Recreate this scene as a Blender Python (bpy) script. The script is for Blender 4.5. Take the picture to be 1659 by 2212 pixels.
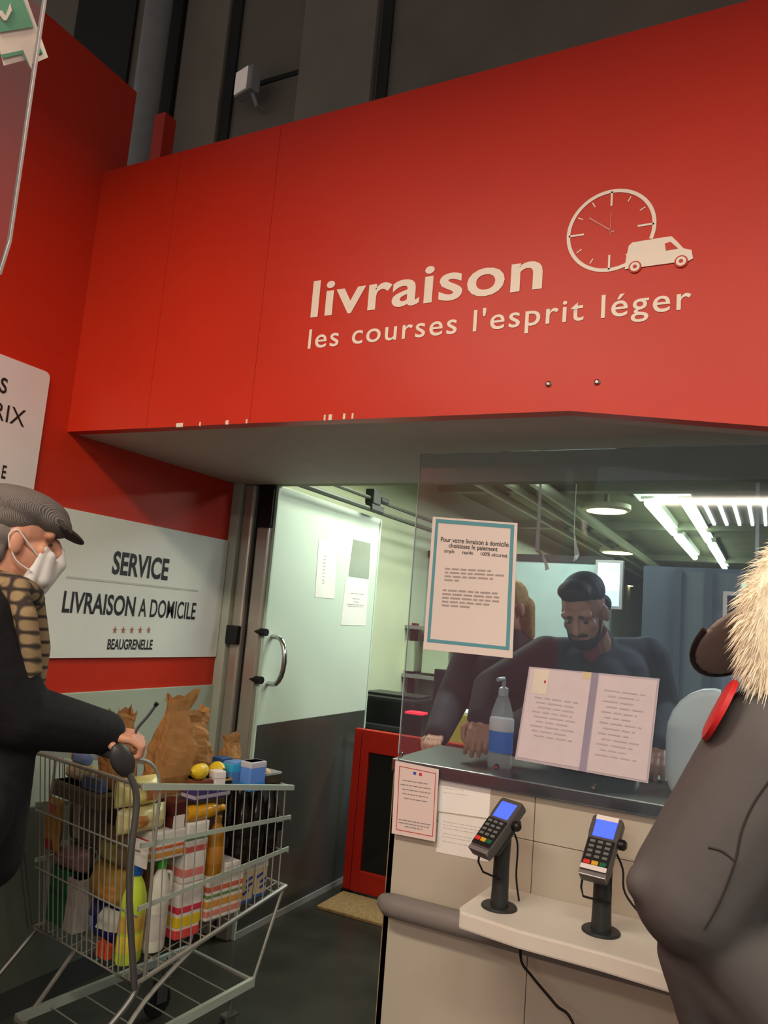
import bpy, bmesh, math, random
from mathutils import Vector as V, Matrix as MX, Euler, noise
random.seed(7)
for o in list(bpy.data.objects): bpy.data.objects.remove(o)
S = bpy.context.scene; COL = S.collection
R = math.radians; PI = math.pi

# ---------------------------------------------------------------- camera
IW, IH, FPX = 1659.0, 2212.0, 1660.0
CAM = V((0, 0, 1.5)); YAW, PITCH, ROLL = R(27.346), R(7.952), R(4.62)
cf = V((-math.sin(YAW)*math.cos(PITCH), math.cos(YAW)*math.cos(PITCH), math.sin(PITCH)))
c0 = V((math.cos(YAW), math.sin(YAW), 0)); u0 = c0.cross(cf)
cr = c0*math.cos(ROLL) + u0*math.sin(ROLL); cu = u0*math.cos(ROLL) - c0*math.sin(ROLL)
cd = bpy.data.cameras.new('camera'); cam = bpy.data.objects.new('camera', cd); COL.objects.link(cam)
cd.sensor_fit = 'VERTICAL'; cd.sensor_height = 36; cd.lens = FPX/IH*36; cd.clip_start = .02
cam.matrix_world = MX(((cr.x, cu.x, -cf.x, CAM.x), (cr.y, cu.y, -cf.y, CAM.y), (cr.z, cu.z, -cf.z, CAM.z), (0, 0, 0, 1)))
S.camera = cam
def ray(x, y): return cr*((x-IW/2)/FPX) - cu*((y-IH/2)/FPX) + cf
def on(ax, v, x, y):
    d = ray(x, y); i = 'xyz'.index(ax); return CAM + d*((v-CAM[i])/d[i])
def hit(x, y, p, n):
    d = ray(x, y); return CAM + d*((p-CAM).dot(n)/d.dot(n))
def atd(x, y, z): return CAM + ray(x, y)*z

# ---------------------------------------------------------------- world, lights, exposure
def lin(c):
    f = lambda u: u/12.92 if u <= .04045 else ((u+.055)/1.055)**2.4
    return tuple(f(u/255.) for u in c)
w = bpy.data.worlds.new('store_ambient'); S.world = w; w.use_nodes = True
w.node_tree.nodes['Background'].inputs[0].default_value = (.97, .97, 1, 1)
w.node_tree.nodes['Background'].inputs[1].default_value = .32
def area(name, loc, sx, sy, power, color, rot=(0, 0, 0)):
    l = bpy.data.lights.new(name, 'AREA'); l.shape = 'RECTANGLE'; l.size = sx; l.size_y = sy; l.energy = power; l.color = color
    o = bpy.data.objects.new(name, l); COL.objects.link(o); o.location = loc; o.rotation_euler = rot; return o
WARM = (1, .86, .68); COOL = (.88, 1, .86)
area('store_light', (-1.3, -.1, 3.28), 1.5, .35, 58, WARM)
area('store_light', (.8, -.1, 3.28), 1.5, .35, 50, WARM)
area('store_light', (-.4, -2.6, 3.28), 1.8, .35, 76, WARM)
area('store_light', (-.2, -5.5, 3.28), 2.4, .5, 170, WARM)  # added far back, unseen, to light the clerk below the fascia
area('back_room_light', (-1.7, 3.9, 2.55), .3, 1.0, 33, COOL)
area('back_room_light', (.6, 4.0, 2.55), 1.2, .3, 40, (.8, .92, 1))
area('back_room_light', (-.9, 8.5, 2.5), .5, 3, 190, COOL)
area('back_room_light', (-1.2, 4.9, 2.55), .9, .25, 30, COOL)  # added unseen light to brighten the teal partition
vs = S.view_settings; vs.view_transform = 'Standard'; vs.look = 'None'; vs.gamma = 1; vs.use_curve_mapping = False; vs.exposure = 0

# ---------------------------------------------------------------- materials
MATS = {}
def M(name, col, rough=.55, metal=0, var=.06, scale=8, bump=.0, emit=0, trans=0, alpha=1, spec=.5, ior=1.45, stretch=None, coat=0):
    if name in MATS: return MATS[name]
    m = bpy.data.materials.new(name); m.use_nodes = True; nt = m.node_tree; b = nt.nodes['Principled BSDF']
    c = lin(col)
    b.inputs['Roughness'].default_value = rough; b.inputs['Metallic'].default_value = metal
    b.inputs['IOR'].default_value = ior; b.inputs['Specular IOR Level'].default_value = spec
    b.inputs['Coat Weight'].default_value = coat
    tc = nt.nodes.new('ShaderNodeTexCoord'); mp = nt.nodes.new('ShaderNodeMapping'); nz = nt.nodes.new('ShaderNodeTexNoise')
    nt.links.new(tc.outputs['Object'], mp.inputs[0]); nt.links.new(mp.outputs[0], nz.inputs[0])
    if stretch: mp.inputs['Scale'].default_value = stretch
    nz.inputs['Scale'].default_value = scale; nz.inputs['Detail'].default_value = 5
    rp = nt.nodes.new('ShaderNodeValToRGB')
    rp.color_ramp.elements[0].position = .3; rp.color_ramp.elements[1].position = .7
    rp.color_ramp.elements[0].color = (*[max(0, u*(1-var)) for u in c], 1)
    rp.color_ramp.elements[1].color = (*[min(1, u*(1+var)) for u in c], 1)
    nt.links.new(nz.outputs[0], rp.inputs[0]); nt.links.new(rp.outputs[0], b.inputs['Base Color'])
    if bump:
        bp = nt.nodes.new('ShaderNodeBump'); bp.inputs['Strength'].default_value = bump; bp.inputs['Distance'].default_value = .01
        nt.links.new(nz.outputs[0], bp.inputs['Height']); nt.links.new(bp.outputs[0], b.inputs['Normal'])
    if emit:
        b.inputs['Emission Color'].default_value = (*c, 1); b.inputs['Emission Strength'].default_value = emit
    b.inputs['Transmission Weight'].default_value = trans; b.inputs['Alpha'].default_value = alpha
    MATS[name] = m; return m
def glassy(name, tint, refl=.06, rough=.02, alpha_col=None, film=0):
    """thin clear sheet: transparent, mirror-like by fresnel, with a faint film painting in reflected haze"""
    if name in MATS: return MATS[name]
    m = bpy.data.materials.new(name); m.use_nodes = True; nt = m.node_tree; N = nt.nodes; out = N['Material Output']
    N.remove(N['Principled BSDF'])
    t = N.new('ShaderNodeBsdfTransparent'); t.inputs[0].default_value = (*tint, 1)
    g = N.new('ShaderNodeBsdfGlossy'); g.inputs['Roughness'].default_value = rough
    fr = N.new('ShaderNodeFresnel'); fr.inputs[0].default_value = 1.45
    mx = N.new('ShaderNodeMixShader'); nt.links.new(fr.outputs[0], mx.inputs[0]); nt.links.new(t.outputs[0], mx.inputs[1]); nt.links.new(g.outputs[0], mx.inputs[2])
    last = mx
    if film:
        d = N.new('ShaderNodeBsdfDiffuse'); d.inputs[0].default_value = (*alpha_col, 1)  # diffuse colour paints reflected haze over the sheet
        m2 = N.new('ShaderNodeMixShader'); m2.inputs[0].default_value = film
        nt.links.new(mx.outputs[0], m2.inputs[1]); nt.links.new(d.outputs[0], m2.inputs[2]); last = m2
    nt.links.new(last.outputs[0], out.inputs[0]); MATS[name] = m; return m

# ---------------------------------------------------------------- mesh helpers
class MB:
    def __init__(s): s.v = []; s.f = []; s.m = []; s.mi = 0
    def add(s, vs, fs, mi=None):
        n = len(s.v); s.v += [tuple(v) for v in vs]; s.f += [tuple(i+n for i in f) for f in fs]; s.m += [s.mi if mi is None else mi]*len(fs); return s
    def box(s, c, d, rot=None, mi=None, taper=1):
        x, y, z = [k/2 for k in d]; vs = []
        for sz in (-1, 1):
            t = taper if sz > 0 else 1
            for sx, sy in ((-1, -1), (1, -1), (1, 1), (-1, 1)): vs.append(V((sx*x*t, sy*y*t, sz*z)))
        if rot is not None: vs = [rot @ v for v in vs]
        return s.add([v+V(c) for v in vs], [(3, 2, 1, 0), (4, 5, 6, 7), (0, 1, 5, 4), (1, 2, 6, 5), (2, 3, 7, 6), (3, 0, 4, 7)], mi)
    def bb(s, a, b, mi=None):
        a = V(a); b = V(b); return s.box((a+b)/2, [abs(k) for k in (b-a)], None, mi)
    def tube(s, pts, r, n=8, mi=None, cap=True, closed=False):
        pts = [V(p) for p in pts]; k = len(pts); rs = r if isinstance(r, (list, tuple)) else [r]*k; vs = []
        prev = None
        for i, p in enumerate(pts):
            a = pts[(i-1) % k] if (i > 0 or closed) else p; b = pts[(i+1) % k] if (i < k-1 or closed) else p
            d = (b-a).normalized()
            if prev is None:
                h = V((0, 0, 1)) if abs(d.z) < .9 else V((1, 0, 0)); e = d.cross(h).normalized()
            else: e = (prev-d*prev.dot(d)).normalized()
            prev = e; q = d.cross(e)
            for j in range(n):
                t = 2*PI*j/n; vs.append(p+(e*math.cos(t)+q*math.sin(t))*rs[i])
        fs = []
        for i in range(k if closed else k-1):
            i2 = (i+1) % k
            for j in range(n): fs.append((i*n+j, i*n+(j+1) % n, i2*n+(j+1) % n, i2*n+j))
        if cap and not closed: fs += [tuple(reversed(range(n))), tuple(range((k-1)*n, k*n))]
        return s.add(vs, fs, mi)
    def lathe(s, prof, c=(0, 0, 0), n=20, rot=None, mi=None, sx=1, sy=1):
        vs = []; c = V(c)
        for r, z in prof:
            for j in range(n):
                t = 2*PI*j/n; v = V((r*math.cos(t)*sx, r*math.sin(t)*sy, z)); vs.append((rot @ v if rot is not None else v)+c)
        fs = [(i*n+j, i*n+(j+1) % n, (i+1)*n+(j+1) % n, (i+1)*n+j) for i in range(len(prof)-1) for j in range(n)]
        fs += [tuple(reversed(range(n))), tuple(range((len(prof)-1)*n, len(prof)*n))]
        return s.add(vs, fs, mi)
    def ell(s, c, r, rot=None, n=14, k=9, mi=None):
        r = (r, r, r) if not isinstance(r, (tuple, list)) else r; vs = []
        for i in range(k+1):
            a = -PI/2+PI*i/k
            for j in range(n):
                t = 2*PI*j/n; v = V((max(math.cos(a), 1e-4)*math.cos(t)*r[0], max(math.cos(a), 1e-4)*math.sin(t)*r[1], math.sin(a)*r[2])); vs.append((rot @ v if rot is not None else v)+V(c))
        fs = [(i*n+j, i*n+(j+1) % n, (i+1)*n+(j+1) % n, (i+1)*n+j) for i in range(k) for j in range(n)]
        return s.add(vs, fs, mi)
    def cap(s, a, ra, b, rb, n=14):
        a = V(a); b = V(b); d = b-a; L = d.length
        if L < 1e-5: return s.ell(a, ra)
        q = d.to_track_quat('Z', 'Y').to_matrix(); prof = []
        for i in range(7): t = -PI/2+PI/2*i/6; prof.append((max(ra*math.cos(t), 1e-4), ra*math.sin(t)))
        for i in range(7): t = PI/2*i/6; prof.append((max(rb*math.cos(t), 1e-4), L+rb*math.sin(t)))
        return s.lathe(prof, a, n, q)
    def prism(s, poly, fn, t0, t1, mi=None):
        """poly of (u,v); fn(u,v,t) -> point"""
        n = len(poly); vs = [fn(u, v, t0) for u, v in poly]+[fn(u, v, t1) for u, v in poly]
        fs = [tuple(reversed(range(n))), tuple(range(n, 2*n))]+[(i, (i+1) % n, n+(i+1) % n, n+i) for i in range(n)]
        return s.add(vs, fs, mi)
    def mesh(s, name):
        me = bpy.data.meshes.new(name); me.from_pydata(s.v, [], s.f); me.validate()
        me.polygons.foreach_set('material_index', s.m[:len(me.polygons)]) if len(s.m) == len(me.polygons) else None
        bm = bmesh.new(); bm.from_mesh(me); bmesh.ops.recalc_face_normals(bm, faces=bm.faces); bm.to_mesh(me); bm.free(); return me
    def build(s, name, mats, parent=None, smooth=False, bevel=0, seg=2):
        me = s.mesh(name)
        if bevel:
            bm = bmesh.new(); bm.from_mesh(me)
            ed = [e for e in bm.edges if len(e.link_faces) == 2 and e.calc_face_angle(0) > R(35)]
            bmesh.ops.bevel(bm, geom=ed, offset=bevel, segments=seg, affect='EDGES', profile=.6, clamp_overlap=True); bm.to_mesh(me); bm.free()
        return link(name, me, mats, parent, smooth)
def link(name, me, mats, parent=None, smooth=False):
    for m in (mats if isinstance(mats, (list, tuple)) else [mats]): me.materials.append(m)
    if smooth:
        me.polygons.foreach_set('use_smooth', [True]*len(me.polygons))
        try: me.set_sharp_from_angle(angle=R(38))
        except Exception: pass
    o = bpy.data.objects.new(name, me); COL.objects.link(o)
    if parent is not None: o.parent = parent
    return o
def empty(name, loc=(0, 0, 0), rz=0, rot=None):
    o = bpy.data.objects.new(name, None); COL.objects.link(o); o.location = loc; o.empty_display_size = .05
    o.rotation_euler = rot if rot is not None else (0, 0, rz); return o
def tag(o, label, cat, group=None):
    o['label'] = label; o['category'] = cat
    if group: o['group'] = group
    return o
def struct(o): o['kind'] = 'structure'; return o
def blob(mb, voxel=.008, smooth=6, name='blob'):
    me = mb.mesh(name); o = bpy.data.objects.new(name, me); COL.objects.link(o)
    r = o.modifiers.new('r', 'REMESH'); r.mode = 'VOXEL'; r.voxel_size = voxel
    sm = o.modifiers.new('s', 'SMOOTH'); sm.iterations = smooth; sm.factor = .5
    dg = bpy.context.evaluated_depsgraph_get(); dg.update()
    out = bpy.data.meshes.new_from_object(o.evaluated_get(dg)); bpy.data.objects.remove(o); bpy.data.meshes.remove(me); out.name = name
    return out
def join_meshes(ms, name):
    bm = bmesh.new()
    for m in ms: bm.from_mesh(m)
    me = bpy.data.meshes.new(name); bm.to_mesh(me); bm.free(); return me
_tc = {}
def tmesh(s, bold=0, space=1.0):
    k = (s, bold, space)
    if k not in _tc:
        c = bpy.data.curves.new('t', 'FONT'); c.body = s; c.size = 1; c.offset = bold; c.space_character = space; c.resolution_u = 4
        o = bpy.data.objects.new('t', c); COL.objects.link(o); dg = bpy.context.evaluated_depsgraph_get(); dg.update()
        me = bpy.data.meshes.new_from_object(o.evaluated_get(dg)); bpy.data.objects.remove(o); bpy.data.curves.remove(c)
        _tc[k] = me
    return _tc[k]
def lettering(s, O, Rv, Uv, mat, parent, ref='l', bold=0, space=1.0, name='lettering', shear=0):
    """text whose inked width spans Rv from O (baseline start) and whose letter `ref` is as tall as Uv"""
    me = tmesh(s, bold, space).copy(); rf = tmesh(ref, bold); h = max(v.co.y for v in rf.vertices)
    xs = [v.co.x for v in me.vertices]; a, b = min(xs), max(xs)
    for v in me.vertices:
        y = v.co.y/h; v.co = V(O)+V(Rv)*((v.co.x-a)/(b-a))+V(Uv)*y+V(Rv)*shear*y
    me.name = name; return link(name, me, mat, parent)
def quad(px, plane, v, n_off=0):  return [on(plane, v, *p) for p in px]
def slab(corners, t, n):
    """thin sheet through 4 world corners, thickness t along -n (n = visible normal)"""
    mb = MB(); n = V(n); c = [V(p) for p in corners]
    mb.add(c+[p-n*t for p in c], [(0, 1, 2, 3), (7, 6, 5, 4), (0, 4, 5, 1), (1, 5, 6, 2), (2, 6, 7, 3), (3, 7, 4, 0)]); return mb
def lines_on(name, O, Rv, Uv, n, rows, mat, parent, rng, wlo=.65, h=.45):
    """rows of blurred, unreadable print as small word bars"""
    mb = MB(); O = V(O); Rv = V(Rv); Uv = V(Uv); n = V(n)
    for v, u0_, u1_ in rows:
        u = u0_
        while u < u1_-.01:
            l = min(rng.uniform(.04, .12), u1_-u); a = O+Rv*u+Uv*v+n*.0006
            mb.add([a, a+Rv*l, a+Rv*l+Uv*h*.03, a+Uv*h*.03], [(0, 1, 2, 3)]); u += l+.018
    o = mb.build(name, mat, parent); o['kind'] = 'stuff'; return o
# ================================================================ the setting
RED = M('red_paint', (200, 44, 15), .46, var=.04, scale=3)
DADO = M('pale_green_grey_panel', (176, 184, 164), .4, var=.05, scale=2)
SOFF = M('grey_soffit_paint', (182, 170, 158), .7, var=.04)
DARK = M('dark_grey_wall_paint', (128, 114, 98), .8, var=.12, scale=2)
DARK2 = M('darker_grey_wall_paint', (46, 43, 39), .8, var=.12, scale=2)
LGREY = M('grey_steel_column', (150, 144, 138), .5, var=.08)
WHITE = M('white_paper', (236, 228, 224), .6, var=.02)
INK = M('black_ink', (28, 27, 30), .6)
GREYINK = M('grey_ink', (150, 142, 142), .7)
CREAM = M('cream_lettering', (243, 232, 214), .5, var=.02)
STEEL = M('brushed_steel', (150, 146, 140), .3, metal=1, var=.1, scale=30, stretch=(1, 12, 12))
ALU = M('aluminium_profile', (178, 168, 156), .38, metal=.55, var=.05, scale=4)
BLACK = M('black_plastic', (18, 18, 19), .4, var=.1)
BLACKM = M('matt_black_rubber', (12, 12, 12), .7)
FLOORM = M('dark_stone_floor', (50, 48, 42), .32, var=.25, scale=5)
CHROME = M('chrome', (190, 188, 184), .18, metal=1, var=.03)
MINT = M('frosted_mint_panel', (206, 216, 200), .35, var=.03, scale=2, spec=.5)
PALE = M('pale_green_wall', (205, 208, 178), .6, var=.06, scale=2)
TEALW = M('pale_teal_partition', (165, 182, 176), .6, var=.05)
OLIVE = M('olive_grey_ceiling', (140, 140, 112), .8, var=.1, scale=3)
NAVYW = M('dark_blue_grey_wall', (66, 74, 84), .5, var=.15, scale=2)

YF, XL, YB, HS = 2.0, -2.426, 3.06, 2.115       # front fascia plane, left wall plane, door plane, soffit height
ZT = 3.19
mb = MB(); mb.bb((-9, -5, -.05), (6, 25, 0)); struct(mb.build('floor', FLOORM))
# left wall: high red wall in the store, lower red wall under the soffit, pale panel below
mb = MB()
mb.prism([(-5, 0), (YB, 0), (YB, HS), (2.11, HS), (2.11, 3.62), (-5, 3.62)], lambda u, v, t: V((t, u, v)), XL-.14, XL)
wl = struct(mb.build('wall_left', RED))
mb = MB(); mb.bb((XL, .5, .72), (XL+.012, YB-.005, 1.125)); mb.build('dado_panel', DADO, wl, bevel=.003)
mb = MB(); mb.bb((XL, .5, 0), (XL+.014, YB-.005, .72)); mb.build('lower_wall_panel', M('dark_olive_lower_wall', (84, 84, 74), .4, var=.1, scale=2), wl, bevel=.003)  # darker colour across the lower wall, below the pale panel
mb = MB(); mb.bb((XL, .5, 0), (XL+.02, YB-.005, .1)); mb.build('skirting', DARK2, wl)
# front fascia made of three red panels, bottom edge dropping at the right end
fas = struct(empty('wall_front', (0, YF, HS)))
def fx(px, py): return on('y', YF, px, py)
xb1, xb2 = fx(316, 920).x, fx(540, 905).x; xk = fx(1230, 888).x; XE = 2.2
slope = (fx(1659, 922).z-fx(1230, 888).z)/(fx(1659, 922).x-xk); zk = HS-.02
polys = [[(XL, HS), (xb1-.0007, HS-.003), (xb1-.0007, ZT), (XL, ZT)],
         [(xb1+.0007, HS-.003), (xb2-.0007, HS-.006), (xb2-.0007, ZT), (xb1+.0007, ZT)],
         [(xb2+.0007, HS-.006), (xk, zk), (.9, zk+slope*(.9-xk)), (XE, zk+slope*(.9-xk)), (XE, ZT), (xb2+.0007, ZT)]]
for p in polys:
    mb = MB(); mb.prism(p, lambda u, v, t: V((u, t-YF, v-HS)), YF, YF+.05); mb.build('red_panel', RED, fas)
mb = MB(); mb.bb((XL, .05, ZT-HS-.06), (XE, 2.9, ZT-HS)); mb.build('roof_slab', DARK2, fas)
# chips in the bottom edge and two old fixings
CHIP = M('bare_plaster_chip', (235, 225, 205), .7)
mb = MB()
for px, w_ in ((388, .03), (432, .006), (490, .012), (532, .006), (700, .006), (712, .012), (742, .008), (760, .006)):
    p = fx(px, 920); mb.bb((p.x-w_/2, -.0015, -.006-.004*(px > 600)), (p.x+w_/2, .004, .008))
mb.build('paint_chip', CHIP, fas)
for px, py in ((1185, 830), (1290, 826)):
    p = fx(px, py); mb = MB(); mb.lathe([(.0, 0), (.008, 0), (.008, .004), (.004, .007), (0, .007)], (p.x, .0, p.z-HS), 10, MX.Rotation(PI/2, 3, 'X'))
    mb.build('wall_plug', CHROME, fas)
# soffit
mb = MB(); mb.prism([(XL, YF+.05), (XE, YF+.05), (XE, YB), (XL, YB)], lambda u, v, t: V((u, v, t)), HS, HS+.05)
mb.prism([(xk, zk), (.9, zk+slope*(.9-xk)), (XE, zk+slope*(.9-xk)), (XE, HS+.01), (xk, HS+.01)], lambda u, v, t: V((u, t, v)), YF+.05, YF+.1)
struct(mb.build('ceiling_soffit', SOFF))
mb = MB(); mb.bb((XL, YB, HS), (XE, YB+.06, 2.75)); struct(mb.build('trim_1', OLIVE))

# --- lettering and emblem on the fascia
yo = -.002
def fp(px, py): p = fx(px, py); return V((p.x, yo, p.z-HS))
a, b, t = fp(671, 687), fp(1171, 619), fp(681, 610)
z0 = (a.z+b.z)/2
lettering('livraison', V((a.x, yo, z0)), V((b.x-a.x, 0, 0)), V((0, 0, t.z-a.z)), CREAM, fas, 'l', .017, 1.04)
a, b, t = fp(665, 756), fp(1493, 664), fp(669, 715); z0 = (a.z+b.z)/2
lettering("les courses l'esprit léger", V((a.x, yo, z0)), V((b.x-a.x, 0, 0)), V((0, 0, t.z-a.z)), CREAM, fas, 'l', .006, 1.12)
cx, cz, cR = -.410, 2.598-HS, .1195
mb = MB()
def ringseg(mb, r0, r1, a0, a1, n, cx, cz, y=yo):
    for i in range(n):
        t0 = a0+(a1-a0)*i/n; t1 = a0+(a1-a0)*(i+1)/n
        mb.add([V((cx+r*math.sin(t), y, cz+r*math.cos(t))) for r, t in ((r0, t0), (r1, t0), (r1, t1), (r0, t1))], [(0, 1, 2, 3)])
ringseg(mb, cR-.010, cR, -PI*.9, PI*.62, 60, cx, cz)
ringseg(mb, cR-.010, cR, PI*.8, PI*1.1, 20, cx, cz)
for k in range(12):
    l = .042 if k % 3 == 0 else .016; w_ = .0055 if k % 3 == 0 else .003; t = k*PI/6
    if k == 4: continue
    d = V((math.sin(t), 0, math.cos(t))); q = V((math.cos(t), 0, -math.sin(t))); c = V((cx, yo, cz))
    r1 = cR-.006 if k % 3 == 0 else cR-.016
    mb.add([c+d*(r1-l)-q*w_/2, c+d*(r1-l)+q*w_/2, c+d*r1+q*w_/2, c+d*r1-q*w_/2], [(0, 1, 2, 3)])
mb.build('clock_emblem', CREAM, fas)
mb = MB(); c = V((cx, yo, cz))
for t, l, w_ in ((0, .055, .002), (-R(52), .075, .004)):
    d = V((math.sin(t), 0, math.cos(t))); q = V((math.cos(t), 0, -math.sin(t)))
    mb.add([c-d*.012-q*w_/2, c-d*.012+q*w_/2, c+d*l+q*w_/2, c+d*l-q*w_/2], [(0, 1, 2, 3)])
mb.build('clock_hands', M('faded_pink_lettering', (222, 140, 128), .5), fas)
def c2(x, y): return fp(620+x/1.597, 360+y/1.597)
yv = -.004
van = [(1166, 356), (1170, 320), (1180, 275), (1192, 264), (1300, 246), (1328, 243), (1348, 262), (1368, 284), (1396, 290), (1400, 312), (1402, 318), (1388, 326), (1300, 338)]
mb = MB(); pts = [c2(*p) for p in van]
mb.add([V((p.x, yv, p.z)) for p in pts]+[V((p.x, -.001, p.z)) for p in pts], [tuple(range(len(pts)))]+[(i, (i+1) % len(pts), len(pts)+(i+1) % len(pts), len(pts)+i) for i in range(len(pts))])
vn = mb.build('van_emblem', CREAM, fas)
mb = MB(); mb.add([V((c2(*p).x, yv-.001, c2(*p).z)) for p in ((1304, 268), (1324, 262), (1350, 285), (1308, 292))], [(0, 1, 2, 3)]); mb.build('van_window', RED, vn)
for wx, wy in ((1201, 348), (1360, 329)):
    p = c2(wx, wy)
    for r0, r1, mm, nm, yy in ((0, .0165, RED, 'wheel_gap', yv-.001), (.0055, .0125, CREAM, 'wheel', yv-.002)):
        mb = MB(); ringseg(mb, r0, r1, 0, 2*PI, 24, p.x, p.z, yy); mb.build(nm, mm, vn)

# --- rear of the hall, seen above the fascia
YR = 4.5
mb = MB(); mb.bb((-9, YR, 3.6), (6, YR+.1, 9)); wr = struct(mb.build('wall_rear', DARK))
def rx(px, py): return on('y', YR, px, py).x
for x0, x1, d, mm in ((rx(355, 10), rx(405, 10), .05, DARK2), (rx(500, 100), rx(530, 0), .03, DARK2), (rx(820, 100)+.02, rx(845, 50)+.02, .03, DARK2), (rx(205, 10)-.2, rx(300, 10), .03, DARK2)):
    mb = MB(); mb.bb((x0, YR-d, 3.62), (x1, YR, 8.6)); mb.build('pilaster', mm, wr)
mb = MB(); mb.bb((rx(665, 60), YR-.06, 3.62), (rx(820, 60), YR, 8.6)); mb.build('wall_panel', M('mid_grey_wall_panel', (140, 126, 110), .8, var=.1, scale=2), wr)
mb = MB(); mb.bb((rx(410, 60), YR-.05, 3.62), (rx(500, 60), YR, 8.6)); mb.build('wall_panel', M('mid_grey_wall_panel2', (146, 130, 112), .8, var=.1, scale=2), wr)
mb = MB(); mb.bb((rx(665, 60)-.75, YR-.012, on('y', YR, 600, 170).z-.02), (rx(665, 60), YR, on('y', YR, 600, 170).z+.02)); mb.build('cable_tray', DARK2, wr)
mb = MB(); mb.bb((on('y', 3.3, 331, 280).x, 3.3, 0), (on('y', 3.3, 353, 280).x, 3.4, on('y', 3.3, 345, 245).z)); struct(mb.build('wall_back_1', RED))
colx = on('y', 4.2, 322, 170)
mb = MB(); mb.lathe([(0, 0), (.14, 0), (.14, .03), (.11, .04), (.11, 8.6), (0, 8.6)], (colx.x, 4.2, 0), 24)
tag(mb.build('steel_column', LGREY, None, True), 'grey round steel column rising behind the red walls', 'column')
mb = MB(); mb.bb((-9, -5, 8.6), (6, YR, 8.7)); struct(mb.build('ceiling_hall', DARK2))
# floodlight on the rear wall
pf = on('y', 4.3, 530, 175); fl = tag(empty('floodlight', pf), 'small square white floodlight fixed on the dark rear wall', 'lamp')
rot = MX.Rotation(R(-14), 3, 'Z')
mb = MB(); mb.box((0, .03, 0), (.21, .09, .21), rot); mb.build('housing', LGREY, fl, bevel=.01)
mb = MB(); mb.box((-.028, -.019, 0), (.145, .008, .19), rot); mb.build('glass_front', M('floodlight_glass', (225, 205, 190), .3, emit=.25), fl, bevel=.002)
mb = MB(); mb.tube([(.06, .03, -.1), (.07, .08, -.17), (.06, .17, -.16)], .016); mb.build('bracket', LGREY, fl, True)

# ---------------------------------------------------------------- signs on the left wall
def lw(px, py): return on('x', XL, px, py)
TXT = M('sign_black', (36, 34, 36), .5)
def wall_sign(name, label, y0, y1, z0, z1, rad, mat):
    s = tag(empty(name, (XL, (y0+y1)/2, z0)), label, 'sign'); pts = []
    for (cy, cz, a0) in ((y1-rad, z0+rad, -90), (y1-rad, z1-rad, 0), (y0+rad, z1-rad, 90), (y0+rad, z0+rad, 180)):
        for k in range(5): t = R(a0+90*k/4); pts.append((cy+rad*math.cos(t)-(y0+y1)/2, cz+rad*math.sin(t)-z0))
    mb = MB(); mb.prism(pts, lambda u, v, t: V((t, u, v)), .001, .012); mb.build('board', mat, s); return s
SIGNW = M('sign_white_board', (228, 228, 218), .35, var=.02)
p1 = lw(490, 1168); p2 = lw(462, 1418)
sg = wall_sign('delivery_service_sign', 'white wall sign reading SERVICE LIVRAISON A DOMICILE', 1.905, (p1.y+p2.y)/2, p2.z, p1.z, .006, SIGNW)
org = sg.location
def sp(px, py): p = on('x', XL+.012, px, py); return V((.013, p.y-org.y, p.z-org.z))
def sgtext(s, a, b, t, mat, bold, ref='I', sh=0, space=1, par=None):
    A, B, T = sp(*a), sp(*b), sp(*t); z = (A.z+B.z)/2
    return lettering(s, V((A.x, A.y, z)), V((0, B.y-A.y, 0)), V((0, 0, T.z-A.z)), mat, par or sg, ref, bold, space, shear=sh)
def c3(x, y): return (x/2.911, 740+y/2.911)
sgtext('SERVICE', c3(700, 1452), c3(1052, 1488), c3(718, 1312), TXT, .03, 'I', 0, 1.0)
sgtext('LIVRAISON', c3(386, 1694), c3(842, 1716), c3(402, 1562), TXT, .024, 'I')
sgtext('A DOMICILE', c3(866, 1722), c3(1224, 1738), c3(878, 1610), TXT, .014, 'I')
sgtext('BEAUGRENELLE', c3(672, 1926), c3(955, 1930), c3(678, 1862), TXT, .025, 'I', 0, 1.0)
A, B = sp(*c3(415, 1480)), sp(*c3(1245, 1555))
mb = MB(); mb.bb((.0125, A.y, (A.z+B.z)/2-.004), (.0135, B.y, (A.z+B.z)/2+.004)); mb.build('rule_line', M('pale_grey_ink', (198, 196, 186), .6), sg)
STAR = M('brown_star', (170, 100, 80), .6)
for k in range(5):
    p = sp(*c3(722+53*k, 1808)); mb = MB(); pts = []
    for j in range(10): r_ = .016 if j % 2 == 0 else .0065; t = PI*j/5; pts.append((p.y+r_*math.sin(t)*.8, p.z+r_*math.cos(t)))
    mb.prism(pts, lambda u, v, t: V((t, u, v)), .0125, .0135); mb.build('star', STAR, sg)
p1 = lw(104, 812); p2 = lw(68, 1060)
s2 = wall_sign('price_sign', 'white rounded wall sign with thin black capitals ending in RIX', .75, p1.y+.0, 1.825, lw(95, 803).z, .022, M('sign_white_board2', (232, 222, 216), .35, var=.02))
org = s2.location
sgtext('S', (-2, 846), (13, 851), (0, 813), TXT, .02, 'I', par=s2)
sgtext('RIX', (-18, 905), (52, 921), (-12, 868), TXT, .0, 'I', par=s2)
sgtext('E', (2, 1032), (11, 1034), (5, 1004), TXT, .02, 'I', par=s2)

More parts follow.
